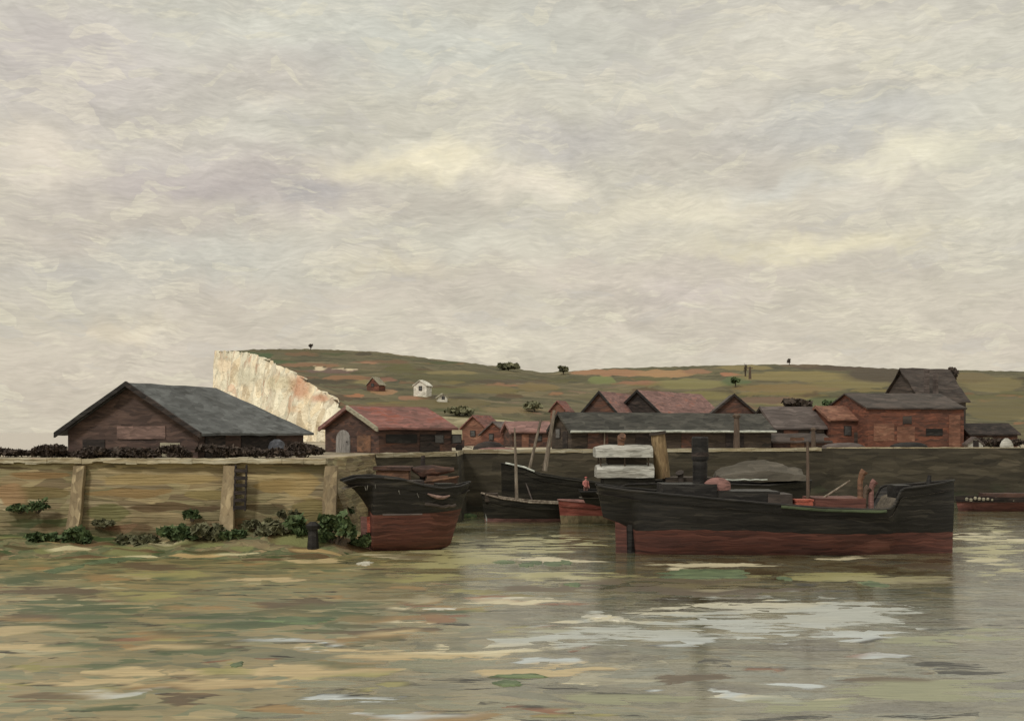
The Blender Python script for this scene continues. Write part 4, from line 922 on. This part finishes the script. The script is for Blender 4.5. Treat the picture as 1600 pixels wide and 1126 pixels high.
def heap(name, px, d, wpx, hpx, mat, lb, cat):
    s = d / F; w = wpx * s; h = hpx * s; m = MB()
    m.lathe([(w / 2, -.05), (w * .47, h * .35), (w * .33, h * .75), (w * .1, h)], 12, 1, .45)
    o = m.build(name, mat, None, (X(px, d), d, GZ), wob=.12, cut=.6); tag(o, lb, cat)
heap('net_heap', 577, 121, 20, 8, 'grey_canvas', 'small grey heap of nets on the quay below the arched door', 'net heap')
heap('coal_heap', 764, 137, 50, 14, 'dark_timber', 'dark coal heap on the quay below the cottages', 'coal heap')
heap('sand_heap', 776, 133.5, 60, 5, 'terracotta', 'flat pinkish sand heap on the quay edge', 'sand heap')
heap('canvas_heap', 1318, 151.3, 70, 9, 'mauve_slate', 'pale mauve canvas heap on the far quay below the brick works', 'canvas heap')
heap('canvas_heap', 1420, 151.5, 60, 10, 'soot', 'dark canvas heap on the far quay in front of the brick works', 'canvas heap')
heap('canvas_heap', 1573, 151.2, 22, 16, 'white_paint', 'white canvas heap on the quay at the far right edge', 'canvas heap')
def post(name, lb, px, d, y0, y1, rad, mat, cat):
    z0, z1 = Z(y0, d), Z(y1, d); r = thing(name, lb, cat, (X(px, d), d, z0)); h = z1 - z0
    MB().tube([(0, 0, 0), (.02, 0, h * .5), (0, 0, h)], [rad, rad * .9, rad * .8], 8).build('shaft', mat, r, wob=.02)
    MB().lathe([(rad * 1.1, 0), (rad * 1.25, rad * .6), (rad * .5, rad * 1.2)], 8, c=(0, 0, h)).build('cap', mat, r)
def mooring_post():
    d = 84.6; x = X(489, d); z = shore_z(x, (89.4 - d) / 9.5); y0 = HY - (z - CH) / d * F
    post('mooring_post', 'thick dark mooring post standing on the foreshore beside a green bush', 489, d, y0 + 3, y0 - 30, .44, 'soot', 'mooring post')
mooring_post()
post('quay_post', 'tall grey brown post at the edge of the far quay', 1151, 143.4, 704, 652, .42, 'dark_spar', 'post')
post('quay_post', 'thinner brown post on the quay edge right of the tall grey one', 1271, 147.6, 706, 672, .32, 'dark_spar', 'post')
for i, (px, y0, y1, lb) in enumerate(((1172, 590, 571, 'thin telegraph pole on the down above the small brown house'),)):
    p = on_hill(px, y0); r = thing('telegraph_pole', lb, 'pole', tuple(p)); h = (y0 - y1) * p.y / F
    MB().tube([(0, 0, -.5), (0, 0, h)], [.5, .35], 6).build('pole', 'dark_spar', r); MB().box(-1.0, 1.0, -.12, .12, h * .86, h * .92).build('crossarm', 'dark_spar', r)

# ------------------------------------------------------------------ boats
def hull(L, beam, sheer, keel, split, bow_rake=.5, stern_rake=1.6, stern_full=.55, n=44, tumble=.0, stern_rise=.0, foot=None):
    """returns (topsides MB, bottom MB, deck MB, sheer line); bow at +x. stern_rise lifts the run of the hull at the stern (counter)."""
    def half(t):    # t 0 stern .. 1 bow
        if t < .3: k = stern_full + (1 - stern_full) * math.sin(t / .3 * math.pi / 2)
        elif t > .62: k = math.cos((t - .62) / .38 * math.pi / 2) ** .75
        else: k = 1.0
        return max(k, .015)
    def sect(t, s):
        zs = sheer(t); zk = keel(t); z = zk + (zs - zk) * s
        full = .45 if .2 < t < .75 else .45 + .5 * (max(0, (.2 - t) / .2) + max(0, (t - .75) / .25))
        b = beam / 2 * half(t) * (s ** full) * (1 - tumble * s * s)
        x = -L / 2 + L * t + bow_rake * (s - 1) * max(0, (t - .8) / .2) + stern_rake * (1 - s) * max(0, (.22 - t) / .22)
        return x, b, z
    T = [i / n for i in range(n + 1)]
    def strip(lo, hi, k):
        m = MB()
        for sg in (1, -1):
            rows = []
            for j in range(k + 1):
                row = []
                for t in T:
                    zs = sheer(t); zk = keel(t); sp = min(.98, max(.02, (split(t) - zk) / (zs - zk)))
                    a = 0.001 if lo == 'k' else sp; b = sp if hi == 'p' else 1.0
                    x, y, z = sect(t, a + (b - a) * j / k); row.append((x, sg * y, z))
                rows.append(row)
            m.grid(rows)
            if sg == 1: ends = [r[0] for r in rows]
            else:      # stern closing plate
                e2 = [r[0] for r in rows]; q = ends + e2[::-1]; m.add(q, [tuple(range(len(q)))])
        return m
    top = strip('p', 's', 9); bot = strip('k', 'p', 8)
    dk = MB(); rows = [[], []]
    sh = []
    for t in T:
        x, y, z = sect(t, .985); rows[0].append((x, y * .97, z - .55)); rows[1].append((x, -y * .97, z - .55)); sh.append(sect(t, 1.0))
    dk.grid(rows)
    return top, bot, dk, sh
def rail(sh, r, lift=.0):
    m = MB(); m.tube([(x, y, z + lift) for x, y, z in sh] , r, 6); m.tube([(x, -y, z + lift) for x, y, z in sh], r, 6)
    return m
def tab(*pts): return lambda t: lerp_tab(pts, t)
def boat(name, label, cat, pxs, pxb, D, sheer, keel, split, beam, top, bot, yaw=0, group=None, dk='deck', railm='soot', wob=.03, **kw):
    """stern at pxs, bow at pxb"""
    flip = pxb < pxs; L = abs(pxb - pxs) / F * D / max(.3, math.cos(yaw))
    r = thing(name, label, cat, (X((pxs + pxb) / 2, D), D, 0), (math.pi if flip else 0) + yaw, group)
    a, b, c, sh = hull(L, beam, sheer, keel, split, **kw)
    a.build('hull', top, r, wob=wob, smooth=True); bo = b.build('hull_bottom', bot, r, wob=wob, smooth=True); c.build('deck', dk, r)
    if railm: rail(sh, .09, .02).build('rail', railm, r, wob=wob)
    return r, L, sh
def local(px, D, r, yd=0):     # local x of a picture column for a thing placed broadside
    x = X(px, D) - r.location.x; return -x if abs(abs(r.rotation_euler.z) - math.pi) < 1 else x
def rudder(r, x, z0, z1, w=1.1, mat='rust'):
    m = MB(); m.box(x - w, x, -.09, .09, z0, z1); o = m.build('rudder', mat, r, cut=.6, wob=.05)
    MB().tube([(x, 0, z0), (x, 0, z1 + .8)], .1, 6).build('rudder_stock', 'soot', o)
    return o

# D: the large black steamer in the foreground, bow right
DD = 86.0
def zD(y): return Z(y, DD - 2.5)
stD = boat('steamer', 'large black hulled steamer with a dull red bottom and black funnel, nearest the viewer', 'steamer', 932, 1491, DD,
           tab((0, zD(760)), (.08, zD(767)), (.25, zD(775)), (.45, zD(786)), (.6, zD(793)), (.76, zD(796)), (.797, zD(795)), (.825, zD(764)), (.9, zD(760)), (1, zD(753))),
           tab((0, zD(812)), (.05, zD(822)), (.092, zD(832)), (.1, -.9), (1, -.9)), (lambda t: lerp_tab(((0, zD(816)), (.1, zD(832)), (.2, zD(828)), (.4, zD(829)), (.6, zD(834)), (1, zD(835))), t) + .09 * wav(t, 26, 3)), 6.2, 'black_hull', 'red_bottom',
           bow_rake=.15, stern_rake=.5, stern_full=.35, railm='black_hull', n=90)
rD, LD, shD = stD
def lx(px): return X(px, DD - 1.5) - rD.location.x
rudder(rD, lx(986), -.4, 2.3, 1.0, 'red_bottom')
MB().tube([(lx(989), 0, -.6), (lx(990), 0, 2.3)], [.3, .42], 8).build('sternpost', 'soot', rD)
m = MB(); y = -3.12
m.tube([(x, -b - .03, z - .12) for x, b, z in [s for i, s in enumerate(shD) if 44 <= i <= 70]], .12, 6); m.build('rubbing_strake', 'green_strake', rD)
def deckbox(r, name, x0, x1, y0, y1, z0, z1, mat, lab=None, wob=.05):
    o = MB().box(x0, x1, y0, y1, z0, z1).build(name, mat, r, cut=.8, wob=wob)
    if lab: o['label'] = lab
    return o
deckbox(rD, 'poop_house', lx(1035), lx(1120), -1.7, 1.7, 3.0, zD(757), 'soot')
deckbox(rD, 'engine_casing', lx(1120), lx(1215), -2.2, 1.6, 2.8, zD(768), 'black_hull')
deckbox(rD, 'hatch', lx(1272), lx(1350), -1.9, 1.9, 2.2, zD(779), 'red_bottom', 'dark red hatch coaming amidships')
deckbox(rD, 'winch_house', lx(1196), lx(1234), -2.3, .4, 2.4, zD(772), 'slate')
deckbox(rD, 'windlass', lx(1404), lx(1430), -1.0, 1.0, 4.0, zD(760), 'soot')
MB().tube([(lx(1462), 0, zD(762)), (lx(1464), 0, zD(744))], [.22, .14], 8).build('jack_staff', 'soot', rD)
fz0 = zD(765); fh = Z(682, DD) - fz0
MB().lathe([(.55, 0), (.55, fh * .55), (.64, fh * .55), (.62, fh * .97), (.56, fh)], 16, c=(lx(1099), 0, fz0)).build('funnel', 'soot', rD, wob=.02, smooth=False)
fb = MB().lathe([(.66, 0), (.66, .3)], 16, c=(lx(1099), 0, fz0 + fh * .62)).build('funnel_band', 'dark_timber', rD)
for k, (px, y1, mt) in enumerate(((1346, 736, 'rust'), (1363, 752, 'terracotta'), (1353, 762, 'dark_spar'))):
    m = MB(); h = zD(y1) - 2.4
    m.tube([(lx(px), -1.2, 2.4), (lx(px), -1.2, 2.4 + h * .8), (lx(px) + .12, -1.25, 2.4 + h * .93), (lx(px) + .3, -1.3, 2.4 + h)], [.2, .2, .24, .3], 8)
    m.build('ventilator', mt, rD)
MB().tube([(lx(1271), 0, 2.4), (lx(1270), 0, zD(690))], [.16, .1], 8).build('mast', 'dark_spar', rD)
MB().tube([(lx(1272), 0, 3.4), (lx(1334), -.6, zD(752))], [.09, .06], 6).build('derrick', 'spar', rD)
for px in (1378, 1372): MB().lathe([(.16, 0), (.16, .5), (.24, .55), (.2, .75)], 8, c=(lx(px), -1.8, 2.6)).build('bitt', 'white_paint', rD)
c = thing('deck_crate', 'vermilion crate on the deck of the nearest steamer', 'crate', (rD.location.x + lx(1252), DD - 1.9, 2.75))
MB().box(-.62, .62, -.6, .6, 0, 1.25).build('body', 'vermilion', c, cut=.5, wob=.05)
MB().box(-.66, .66, -.64, .64, 1.25, 1.37).build('lid', 'vermilion', c, wob=.03)
MB().box(-.64, .64, -.66, -.60, .5, .62).build('batten', 'rust', c)
def dinghy(name, lb, x, y, z, L, beam, h, mat, rz=0):
    r = thing(name, lb, 'dinghy', (x, y, z), rz)
    rows = []
    for i in range(15):
        t = i / 14; k = math.sin(math.pi * (.06 + .88 * t)) ** .6
        rows.append([(-L / 2 + L * t, beam / 2 * k * math.cos(a), h * (.3 + .7 * k) * math.sin(a)) for a in [math.pi * j / 8 for j in range(9)]])
    MB().grid(rows).build('hull', mat, r, smooth=True, wob=.02)
    MB().tube([(-L / 2 + .2, 0, h * .6), (0, 0, h + .06), (L / 2 - .2, 0, h * .6)], .07, 6).build('keel', 'dark_timber', r)
    return r
dinghy('upturned_dinghy', 'upturned terracotta dinghy on the steamer deck right of the black funnel', rD.location.x + lx(1124), DD - .6, zD(768) + .05, 1.9, 1.5, .95, 'terracotta')

# E: steamer with white bridge, buff funnel and grey awning behind it, bow right
DE = 108.0
def zE(y): return Z(y, DE - 2)
rE, LE, shE = boat('steamer', 'olive black steamer with a white bridge, buff funnel and grey awning behind the nearest one', 'steamer', 905, 1268, DE,
                   tab((0, zE(769)), (.1, zE(768)), (.2, zE(756)), (.5, zE(754)), (.8, zE(758)), (1, zE(752))), tab((0, 2.3), (.1, 1.9), (.14, .9), (.16, -.9), (1, -.9)), tab((0, 2.4), (.12, 1.9), (.2, .7), (1, .7)), 5.4, 'olive_hull', 'red_bottom',
                   stern_rake=.6, stern_full=.4, bow_rake=.6, n=60)
def ex(px): return X(px, DE - 1) - rE.location.x
def rounded(x0, x1, hw, z0, z1, k=4):
    """white canvas box with a bowed top"""
    m = MB(); rows = []
    for i in range(11):
        t = i / 10; x = x0 + (x1 - x0) * t; b = math.sin(min(1, (t + .08) * 3.2) * math.pi / 2) ** .6
        zt = z0 + (z1 - z0) * (.55 + .45 * b); ww = hw * (.72 + .28 * b)
        rows.append([(x, -ww, z0), (x, -ww, z0 + (zt - z0) * .7), (x, -ww * .7, zt), (x, 0, zt + .12), (x, ww * .7, zt), (x, ww, z0 + (zt - z0) * .7), (x, ww, z0)])
    m.grid(rows); m.add(rows[0], [tuple(range(7))]); m.add(rows[-1], [tuple(range(7))])
    return m
deckbox(rE, 'deckhouse', ex(942), ex(1022), -1.8, 1.8, 2.6, zE(742), 'olive_hull')
rounded(ex(932), ex(1020), 2.1, zE(746), zE(726)).build('bridge_screen', 'white_paint', rE, wob=.05)
rounded(ex(930), ex(1018), 2.3, zE(714), zE(697)).build('bridge_canopy', 'white_paint', rE, wob=.05)
for px, yy in ((938, -1.6), (975, -1.7), (1012, -1.6), (938, 1.6), (1012, 1.6)):
    MB().tube([(ex(px), yy, zE(728)), (ex(px), yy, zE(713))], .07, 6).build('stanchion', 'dark_spar', rE)
deckbox(rE, 'wheelhouse', ex(950), ex(1010), -1.2, 1.2, zE(729), zE(715.5), 'shed_dark')
m = MB(); hv = zE(680) - zE(699)
m.tube([(ex(971), -.6, zE(699)), (ex(971), -.6, zE(699) + hv * .55), (ex(972), -.75, zE(699) + hv * .85), (ex(973), -1.0, zE(699) + hv)], [.3, .34, .42, .3], 10)
m.build('ventilator', 'rust', rE)
fz = zE(748); ft = zE(679)
m = MB(); fx = ex(1032); m.tube([(fx + .35, 0, fz), (fx + .15, 0, fz + (ft - fz) * .5), (fx - .12, 0, ft)], [.72, .7, .66], 18); m.build('funnel', 'buff', rE, wob=.02)
m = MB(); m.tube([(fx - .12, 0, ft), (fx - .16, 0, ft + .28)], [.8, .78], 18); m.build('funnel_top', 'shed_dark', rE)
# awning over the hold: ridged canvas
m = MB(); rows = []
for i in range(15):
    t = i / 14; x = ex(1120) + (ex(1256) - ex(1120)) * t; k = math.sin(math.pi * (.06 + .84 * t)) ** .6
    zt = zE(752) + (zE(721 + 4 * t) - zE(752)) * (k + .16 * wav(t, 7, 2))
    rows.append([(x, -2.3, zE(751)), (x, -2.1, zE(751) + (zt - zE(751)) * .55), (x, -1.1, zt - .25 - .25 * abs(wav(t, 9, 4))), (x, 0, zt + .15), (x, 1.1, zt - .3), (x, 2.2, zE(751))])
m.grid(rows); m.add(rows[0], [tuple(range(6))]); m.add(rows[-1], [tuple(range(6))]); m.build('awning', 'grey_canvas', rE, wob=.1)
MB().tube([(ex(1122 + k * 9), -2.36, zE(749) + .1 * wav(k, .9)) for k in range(9)], .06, 5).build('awning_rope', 'gutter', rE)
MB().tube([(ex(1064), -1.6, 2.8), (ex(1062), -1.6, zE(744)), (ex(1060), -1.8, zE(738))], [.26, .26, .4], 8).build('ventilator', 'slate', rE)
deckbox(rE, 'engine_casing', ex(1040), ex(1112), -1.5, 1.5, 2.8, zE(746), 'shed_dark')

# B: olive black lugger under the sheer poles, plumb bow left
DBt = 124.0
def zB(y): return Z(y, DBt - 1.6)
rB, LB, shB = boat('lugger', 'dark lugger with a high square bow and two leaning spars, behind the small boat', 'fishing boat', 945, 783, DBt,
                   tab((0, zB(756)), (.4, zB(748)), (.62, zB(742)), (.78, zB(731)), (1, zB(724))), tab((0, .6), (.15, -.5), (1, -.5)), tab((0, 1.0), (1, .8)), 4.6, 'olive_hull', 'black_hull',
                   bow_rake=.1, stern_rake=.8, stern_full=.6, railm='olive_hull')
def bx(px): return -(X(px, DBt) - rB.location.x)
MB().tube([(bx(827), 1.0, zB(732)), (bx(845), .6, Z(655, DBt))], [.17, .13], 8).build('spar', 'spar', rB)
MB().tube([(bx(851), .5, zB(736)), (bx(866), .5, Z(641, DBt))], [.28, .16], 8).build('mast', 'spar', rB)
m = MB(); pts_ = [(x, y + .1, z + .12) for x, y, z in shB if bx(838) < x < bx(789)]
if len(pts_) > 1: m.tube(pts_, .1, 6); m.build('bow_rail', 'gutter', rB)
MB().tube([(bx(820), 1.5, zB(750)), (bx(832), 2.5, 1.6)], .1, 6).build('fender', 'slate', rB)

# C: small low boat with mast, and a red one lying beyond it
DC = 116.0
def zC(y): return Z(y, DC - 1.2)
rC, LC, shC = boat('small_boat', 'small low black boat with one bare mast between the smack and the steamer', 'fishing boat', 884, 752, DC,
                   tab((0, zC(787)), (.4, zC(785)), (.75, zC(779)), (1, zC(771))), tab((0, -.2), (1, -.4)), tab((0, .35), (1, .35)), 3.0, 'olive_hull', 'terracotta', bow_rake=.4, stern_rake=.3, stern_full=.75, railm='spar')
def cx_(px): return -(X(px, DC) - rC.location.x)
MB().tube([(cx_(808), 0, .6), (cx_(806), 0, Z(722, DC)), (cx_(804), 0, Z(668, DC))], [.2, .15, .07], 8).build('mast', 'spar', rC)
deckbox(rC, 'foredeck', cx_(778), cx_(758), -.6, .6, 2.0, zC(771), 'shed_dark')
m = MB(); m.tube([(cx_(760.5), .0, zC(815)), (cx_(757), .1, zC(778))], .09, 6); m.build('stem_post', 'gutter', rC)
rC2, _, _ = boat('red_boat', 'red hulled boat lying between the small black boat and the nearest steamer', 'fishing boat', 968, 872, 114.0,
                 tab((0, zC(782)), (.5, zC(783)), (1, zC(780))), tab((0, -.3), (1, -.3)), tab((0, zC(803)), (1, zC(804))), 2.6, 'bright_red', 'buttress', bow_rake=.3, stern_rake=.3, stern_full=.8, railm='terracotta')

# A: black smack aground, counter stern left with rudder
DA = 88.2
def zA(y): return Z(y, DA - 2)
yA = R(14)
rA, LA, shA = boat('smack', 'black smack with a red bottom aground at the end of the tan quay wall', 'fishing boat', 538, 734, DA,
                   tab((0, zA(752)), (.1, zA(746)), (.25, zA(745)), (.45, zA(750)), (.6, zA(759)), (.75, zA(764)), (.9, zA(762)), (1, zA(756))),
                   tab((0, zA(770)), (.06, zA(780)), (.14, zA(792)), (.2, zA(801)), (.215, .0), (.7, -.2), (.88, .3), (1, 2.2)), tab((0, zA(790)), (.2, zA(804)), (.5, zA(803)), (1, zA(798))), 4.6, 'black_hull', 'red_bottom',
                   yaw=yA, bow_rake=1.0, stern_rake=1.2, stern_full=.6, railm='black_hull', n=70)
ru = rudder(rA, -LA / 2 + LA * .235, -.1, 2.6, .9, 'terracotta')
MB().box(-LA / 2 + LA * .19, -LA / 2 + LA * .235, -.13, .13, 1.4, 2.6).build('rudder_head', 'vermilion', ru, wob=.03)
def side_pt(sh, t, dz, out=.06):
    i = t * (len(sh) - 1); a = sh[int(i)]; b = sh[min(int(i) + 1, len(sh) - 1)]; f = i - int(i)
    return Vector((a[0] + (b[0] - a[0]) * f, -(a[1] + (b[1] - a[1]) * f) - out, a[2] + (b[2] - a[2]) * f + dz))
for k, (t, dz, ln, sl_) in enumerate(((.15, -.62, .3, .08), (.17, -.55, .34, -.05), (.225, -.5, .3, .02), (.40, -.8, .3, .1), (.54, -.7, .34, .14))):
    p = side_pt(shA, t, dz, .0); q = p + Vector((sl_, 0, -ln))
    m = MB(); m.tube([p + Vector((0, -.05, 0)), q + Vector((0, -.02, 0))], [.04, .025], 5)
    tk = m.build('painted_tick', 'tick', rA)
m = MB(); m.tube([side_pt(shA, t, -.55 - .14 * math.sin((t - .62) / .18 * math.pi), .05) for t in [.62 + .18 * q / 10 for q in range(11)]], [.05 + .10 * math.sin(q / 10 * math.pi) for q in range(11)], 8)
m.build('rope_fender', 'rope', rA)
m = MB(); m.tube([side_pt(shA, t, -1.35 - .1 * wav(t, 30), .02) for t in [.6 + .25 * q / 8 for q in range(9)]], .12, 6); m.build('rubbing_strake', 'slate', rA)
m = MB(); m.tube([side_pt(shA, t, zA(803) - side_pt(shA, t, 0).z, -.0) for t in [.28 + .3 * q / 8 for q in range(9)]], .06, 6); m.build('waterline_stripe', 'mauve_slate', rA)
deckbox(rA, 'hatch', -1.5, 1.2, -1.0, 1.0, zA(770), zA(752), 'dark_timber')
deckbox(rA, 'capstan_house', 2.2, 3.6, -1.0, .8, zA(772), zA(757), 'olive_hull')

# brown boat moored behind the smack
DG = 103.5
def zG(y): return Z(y, DG - 1.5)
rG, LG, shG = boat('brown_boat', 'brown cabin boat moored behind the black smack under the quay', 'fishing boat', 578, 716, DG,
                   tab((0, zG(748)), (.5, zG(755)), (1, zG(746))), tab((0, -.4), (1, -.4)), tab((0, .8), (1, .8)), 3.4, 'shed_wall', 'black_hull', bow_rake=.7, stern_rake=.5, stern_full=.7, railm='rust')
def gx(px): return X(px, DG) - rG.location.x
cb = deckbox(rG, 'cabin', gx(590), gx(640), -1.1, 1.1, zG(765), zG(735), 'rust')
deckbox(rG, 'cabin_roof', gx(586), gx(644), -1.3, 1.3, zG(734.5), zG(729), 'shed_wall')
MB().tube([(gx(660), 0, zG(760)), (gx(661), 0, zG(712))], [.3, .18], 8).build('mast', 'dark_timber', rG)
MB().tube([(gx(644), -.4, zG(733)), (gx(660), -.3, zG(737)), (gx(682), -.2, zG(738)), (gx(708), .2, zG(734))], [.22, .55, .5, .2], 10).build('furled_sail', 'shed_wall', rG, cut=.5, wob=.16)
deckbox(rG, 'fish_hold', gx(668), gx(700), -.8, .8, zG(765), zG(744), 'rust')

# H: low dark red boat at the far right
DH = 132.0
def zH(y): return Z(y, DH - 1.2)
rH, LH, shH = boat('barge', 'low dark red barge at the right edge of the harbour', 'barge', 1660, 1492, DH, tab((0, zH(776)), (1, zH(776))), tab((0, -.4), (1, -.4)), tab((0, zH(784)), (1, zH(784))), 3.4, 'dark_timber', 'red_bottom',
                   bow_rake=.5, stern_rake=.3, stern_full=.8, railm=None)
m = MB()
for k in range(16):
    x = -(X(1503 + k * 6.5, DH) - rH.location.x); m.lathe([(.14, 0), (.2, .2), (.1, .34)], 7, c=(x, 1.4, zH(780) - .1 + .2 * wav(k, 1.7)))
m.build('net_floats', 'pale_board', rH)
deckbox(rH, 'hatch', -3, 3, -1.1, 1.1, zH(780), zH(771), 'shed_wall')

# small green float by the smack
x_, y_ = on_water(731, 808)
dinghy('upturned_dinghy', 'small dark green upturned dinghy floating between the smack and the small boat', x_, y_, -.08, 1.9, 1.1, .55, 'leaf_green')

# ------------------------------------------------------------------ person on the after deck of the far steamer
def person(x, y, z, h, label):
    r = thing('person', label, 'person', (x, y, z), R(-70))
    s = h / 1.75
    me = bpy.data.meshes.new('body')
    J = [((0, 0, .93), .13), ((0, 0, 1.1), .13), ((0, .0, 1.32), .15), ((.02, 0, 1.47), .07), ((.05, 0, 1.57), .085), ((.06, 0, 1.68), .085),           # 0-5
         ((0, .1, .9), .09), ((.05, .11, .5), .065), ((0, .11, .08), .045), ((.14, .12, .03), .04),                                                      # 6-9
         ((0, -.1, .9), .09), ((-.03, -.11, .5), .065), ((-.1, -.11, .08), .045), ((.04, -.12, .03), .04),                                               # 10-13
         ((0, .2, 1.38), .06), ((-.03, .26, 1.1), .045), ((.14, .24, .93), .035), ((.2, .23, .86), .035),                                                # 14-17
         ((0, -.2, 1.38), .06), ((.05, -.27, 1.12), .045), ((.24, -.24, 1.02), .035), ((.31, -.22, .98), .035)]                                          # 18-21
    E = [(0, 1), (1, 2), (2, 3), (3, 4), (4, 5), (0, 6), (6, 7), (7, 8), (8, 9), (0, 10), (10, 11), (11, 12), (12, 13), (2, 14), (14, 15), (15, 16), (16, 17), (2, 18), (18, 19), (19, 20), (20, 21)]
    vs = [tuple(q * s for q in p) for p, _ in J]; rad = [q * s for _, q in J]
    for wrist, tip in ((16, 17), (20, 21)):      # four fingers and a thumb
        a = Vector(J[wrist][0]); d = (Vector(J[tip][0]) - a).normalized()
        for k in range(4):
            off = Vector((0, (k - 1.5) * .02, 0)); b0 = Vector(J[tip][0]) + off; b1 = b0 + d * (.05 + .01 * (k in (1, 2))) + Vector((0, 0, -.03))
            i = len(vs); vs += [tuple(b0 * s), tuple(b1 * s)]; rad += [.010 * s, .008 * s]; E += [(tip, i), (i, i + 1)]
        i = len(vs); t0 = a + d * .03 + Vector((0, .04, .01)); vs += [tuple(t0 * s), tuple((t0 + d * .05) * s)]; rad += [.011 * s, .009 * s]; E += [(wrist, i), (i, i + 1)]
    me.from_pydata(vs, E, []); o = bpy.data.objects.new('body', me); COL.objects.link(o); o.parent = r; me.materials.append(M['skin'])
    sk = o.modifiers.new('skin', 'SKIN')
    for i, q in enumerate(rad): me.skin_vertices[0].data[i].radius = (q, q)
    me.skin_vertices[0].data[0].use_root = True
    sb = o.modifiers.new('sub', 'SUBSURF'); sb.levels = 1; sb.render_levels = 1
    MB().lathe([(.2 * s, .82 * s), (.19 * s, .98 * s), (.185 * s, 1.15 * s), (.21 * s, 1.32 * s), (.15 * s, 1.43 * s), (.09 * s, 1.49 * s)], 14, .82, 1.08).build('jacket', 'pink_coat', r, smooth=True)
    for wr, el, shd, sg in ((16, 15, 14, 1), (20, 19, 18, -1)):
        MB().tube([[q * s for q in J[shd][0]], [q * s for q in J[el][0]], [q * s for q in J[wr][0]]], [.085 * s, .068 * s, .055 * s], 8).build('sleeve', 'pink_coat', r, smooth=True)
    for a, b, c_ in ((6, 7, 8), (10, 11, 12)):
        MB().tube([[q * s for q in J[a][0]], [q * s for q in J[b][0]], [q * s for q in J[c_][0]]], [.125 * s, .09 * s, .075 * s], 8).build('trouser_leg', 'dark_cloth', r, smooth=True)
    MB().lathe([(.1 * s, 1.66 * s), (.125 * s, 1.7 * s), (.11 * s, 1.76 * s), (.05 * s, 1.79 * s)], 12, c=(.055 * s, 0, 0)).build('cap', 'red_cap', r, smooth=True)
    for sg in (-1, 1): MB().lathe([(.006, 0), (.014, .01), (.006, .02)], 6, c=(.142 * s, sg * .035 * s, 1.60 * s)).build('eye', 'soot', r)
    MB().lathe([(.02 * s, 0), (.012 * s, .05 * s)], 6, c=(.15 * s, 0, 1.55 * s)).build('nose', 'skin', r)
i_ = min(range(len(shE)), key=lambda k: abs(shE[k][0] - ex(915)))
person(X(914.5, DE), DE - .7, shE[i_][2] - .5, 1.85, 'person in a faded red jacket and cap on the stern of the white bridged steamer')

# ------------------------------------------------------------------ weed, silt and scum lying on the water
def patches(name, mat, spots, seed, z=.012, th=.03):
    rnd = random.Random(seed); m = MB()
    for (px, py, rx, ry) in spots:
        x, y = on_water(px, py); d0 = CH * F / (py + ry - HY); d1 = CH * F / (max(py - ry, HY + 70) - HY); ax = rx / F * y; ay = (d1 - d0) / 2
        n = 26; ph = rnd.random() * 9; ring = []
        for k in range(n):
            a = k * 2 * math.pi / n; q = 1 + .5 * noise.noise(Vector((math.cos(a) * 1.7 + ph, math.sin(a) * 1.7, ph))) + .22 * rnd.uniform(-1, 1)
            ring.append((x + ax * q * math.copysign(abs(math.cos(a)) ** .8, math.cos(a)), y + ay * q * math.sin(a) + ax * .06 * math.cos(a)))
        zz = z + rnd.uniform(0, .012)
        vs = [(a, b, -.02) for a, b in ring] + [(x + (a - x) * .8, y + (b - y) * .8, zz + th * rnd.uniform(.4, 1)) for a, b in ring] + [(x, y, zz + th)]
        m.add(vs, [(k, (k + 1) % n, n + (k + 1) % n, n + k) for k in range(n)] + [(n + k, n + (k + 1) % n, 2 * n) for k in range(n)])
    return tag(m.build(name, mat), kind='stuff')
patches('seaweed', 'weed', [(1110, 896, 82, 8), (790, 878, 18, 3), (822, 882, 12, 4), (838, 879, 10, 3), (862, 880, 16, 4), (884, 878, 10, 3), (895, 913, 12, 3), (1365, 912, 22, 5), (1225, 903, 10, 3),
                            (100, 888, 20, 7), (180, 874, 32, 7), (470, 968, 60, 6), (810, 1056, 42, 3), (795, 1067, 22, 5), (370, 1038, 10, 4)], 11)
patches('foam', 'foam', [(815, 934, 60, 1.2), (930, 962, 20, 2.4), (965, 968, 12, 2.2), (570, 880, 13, 3.2), (690, 951, 24, 1.4)], 15)
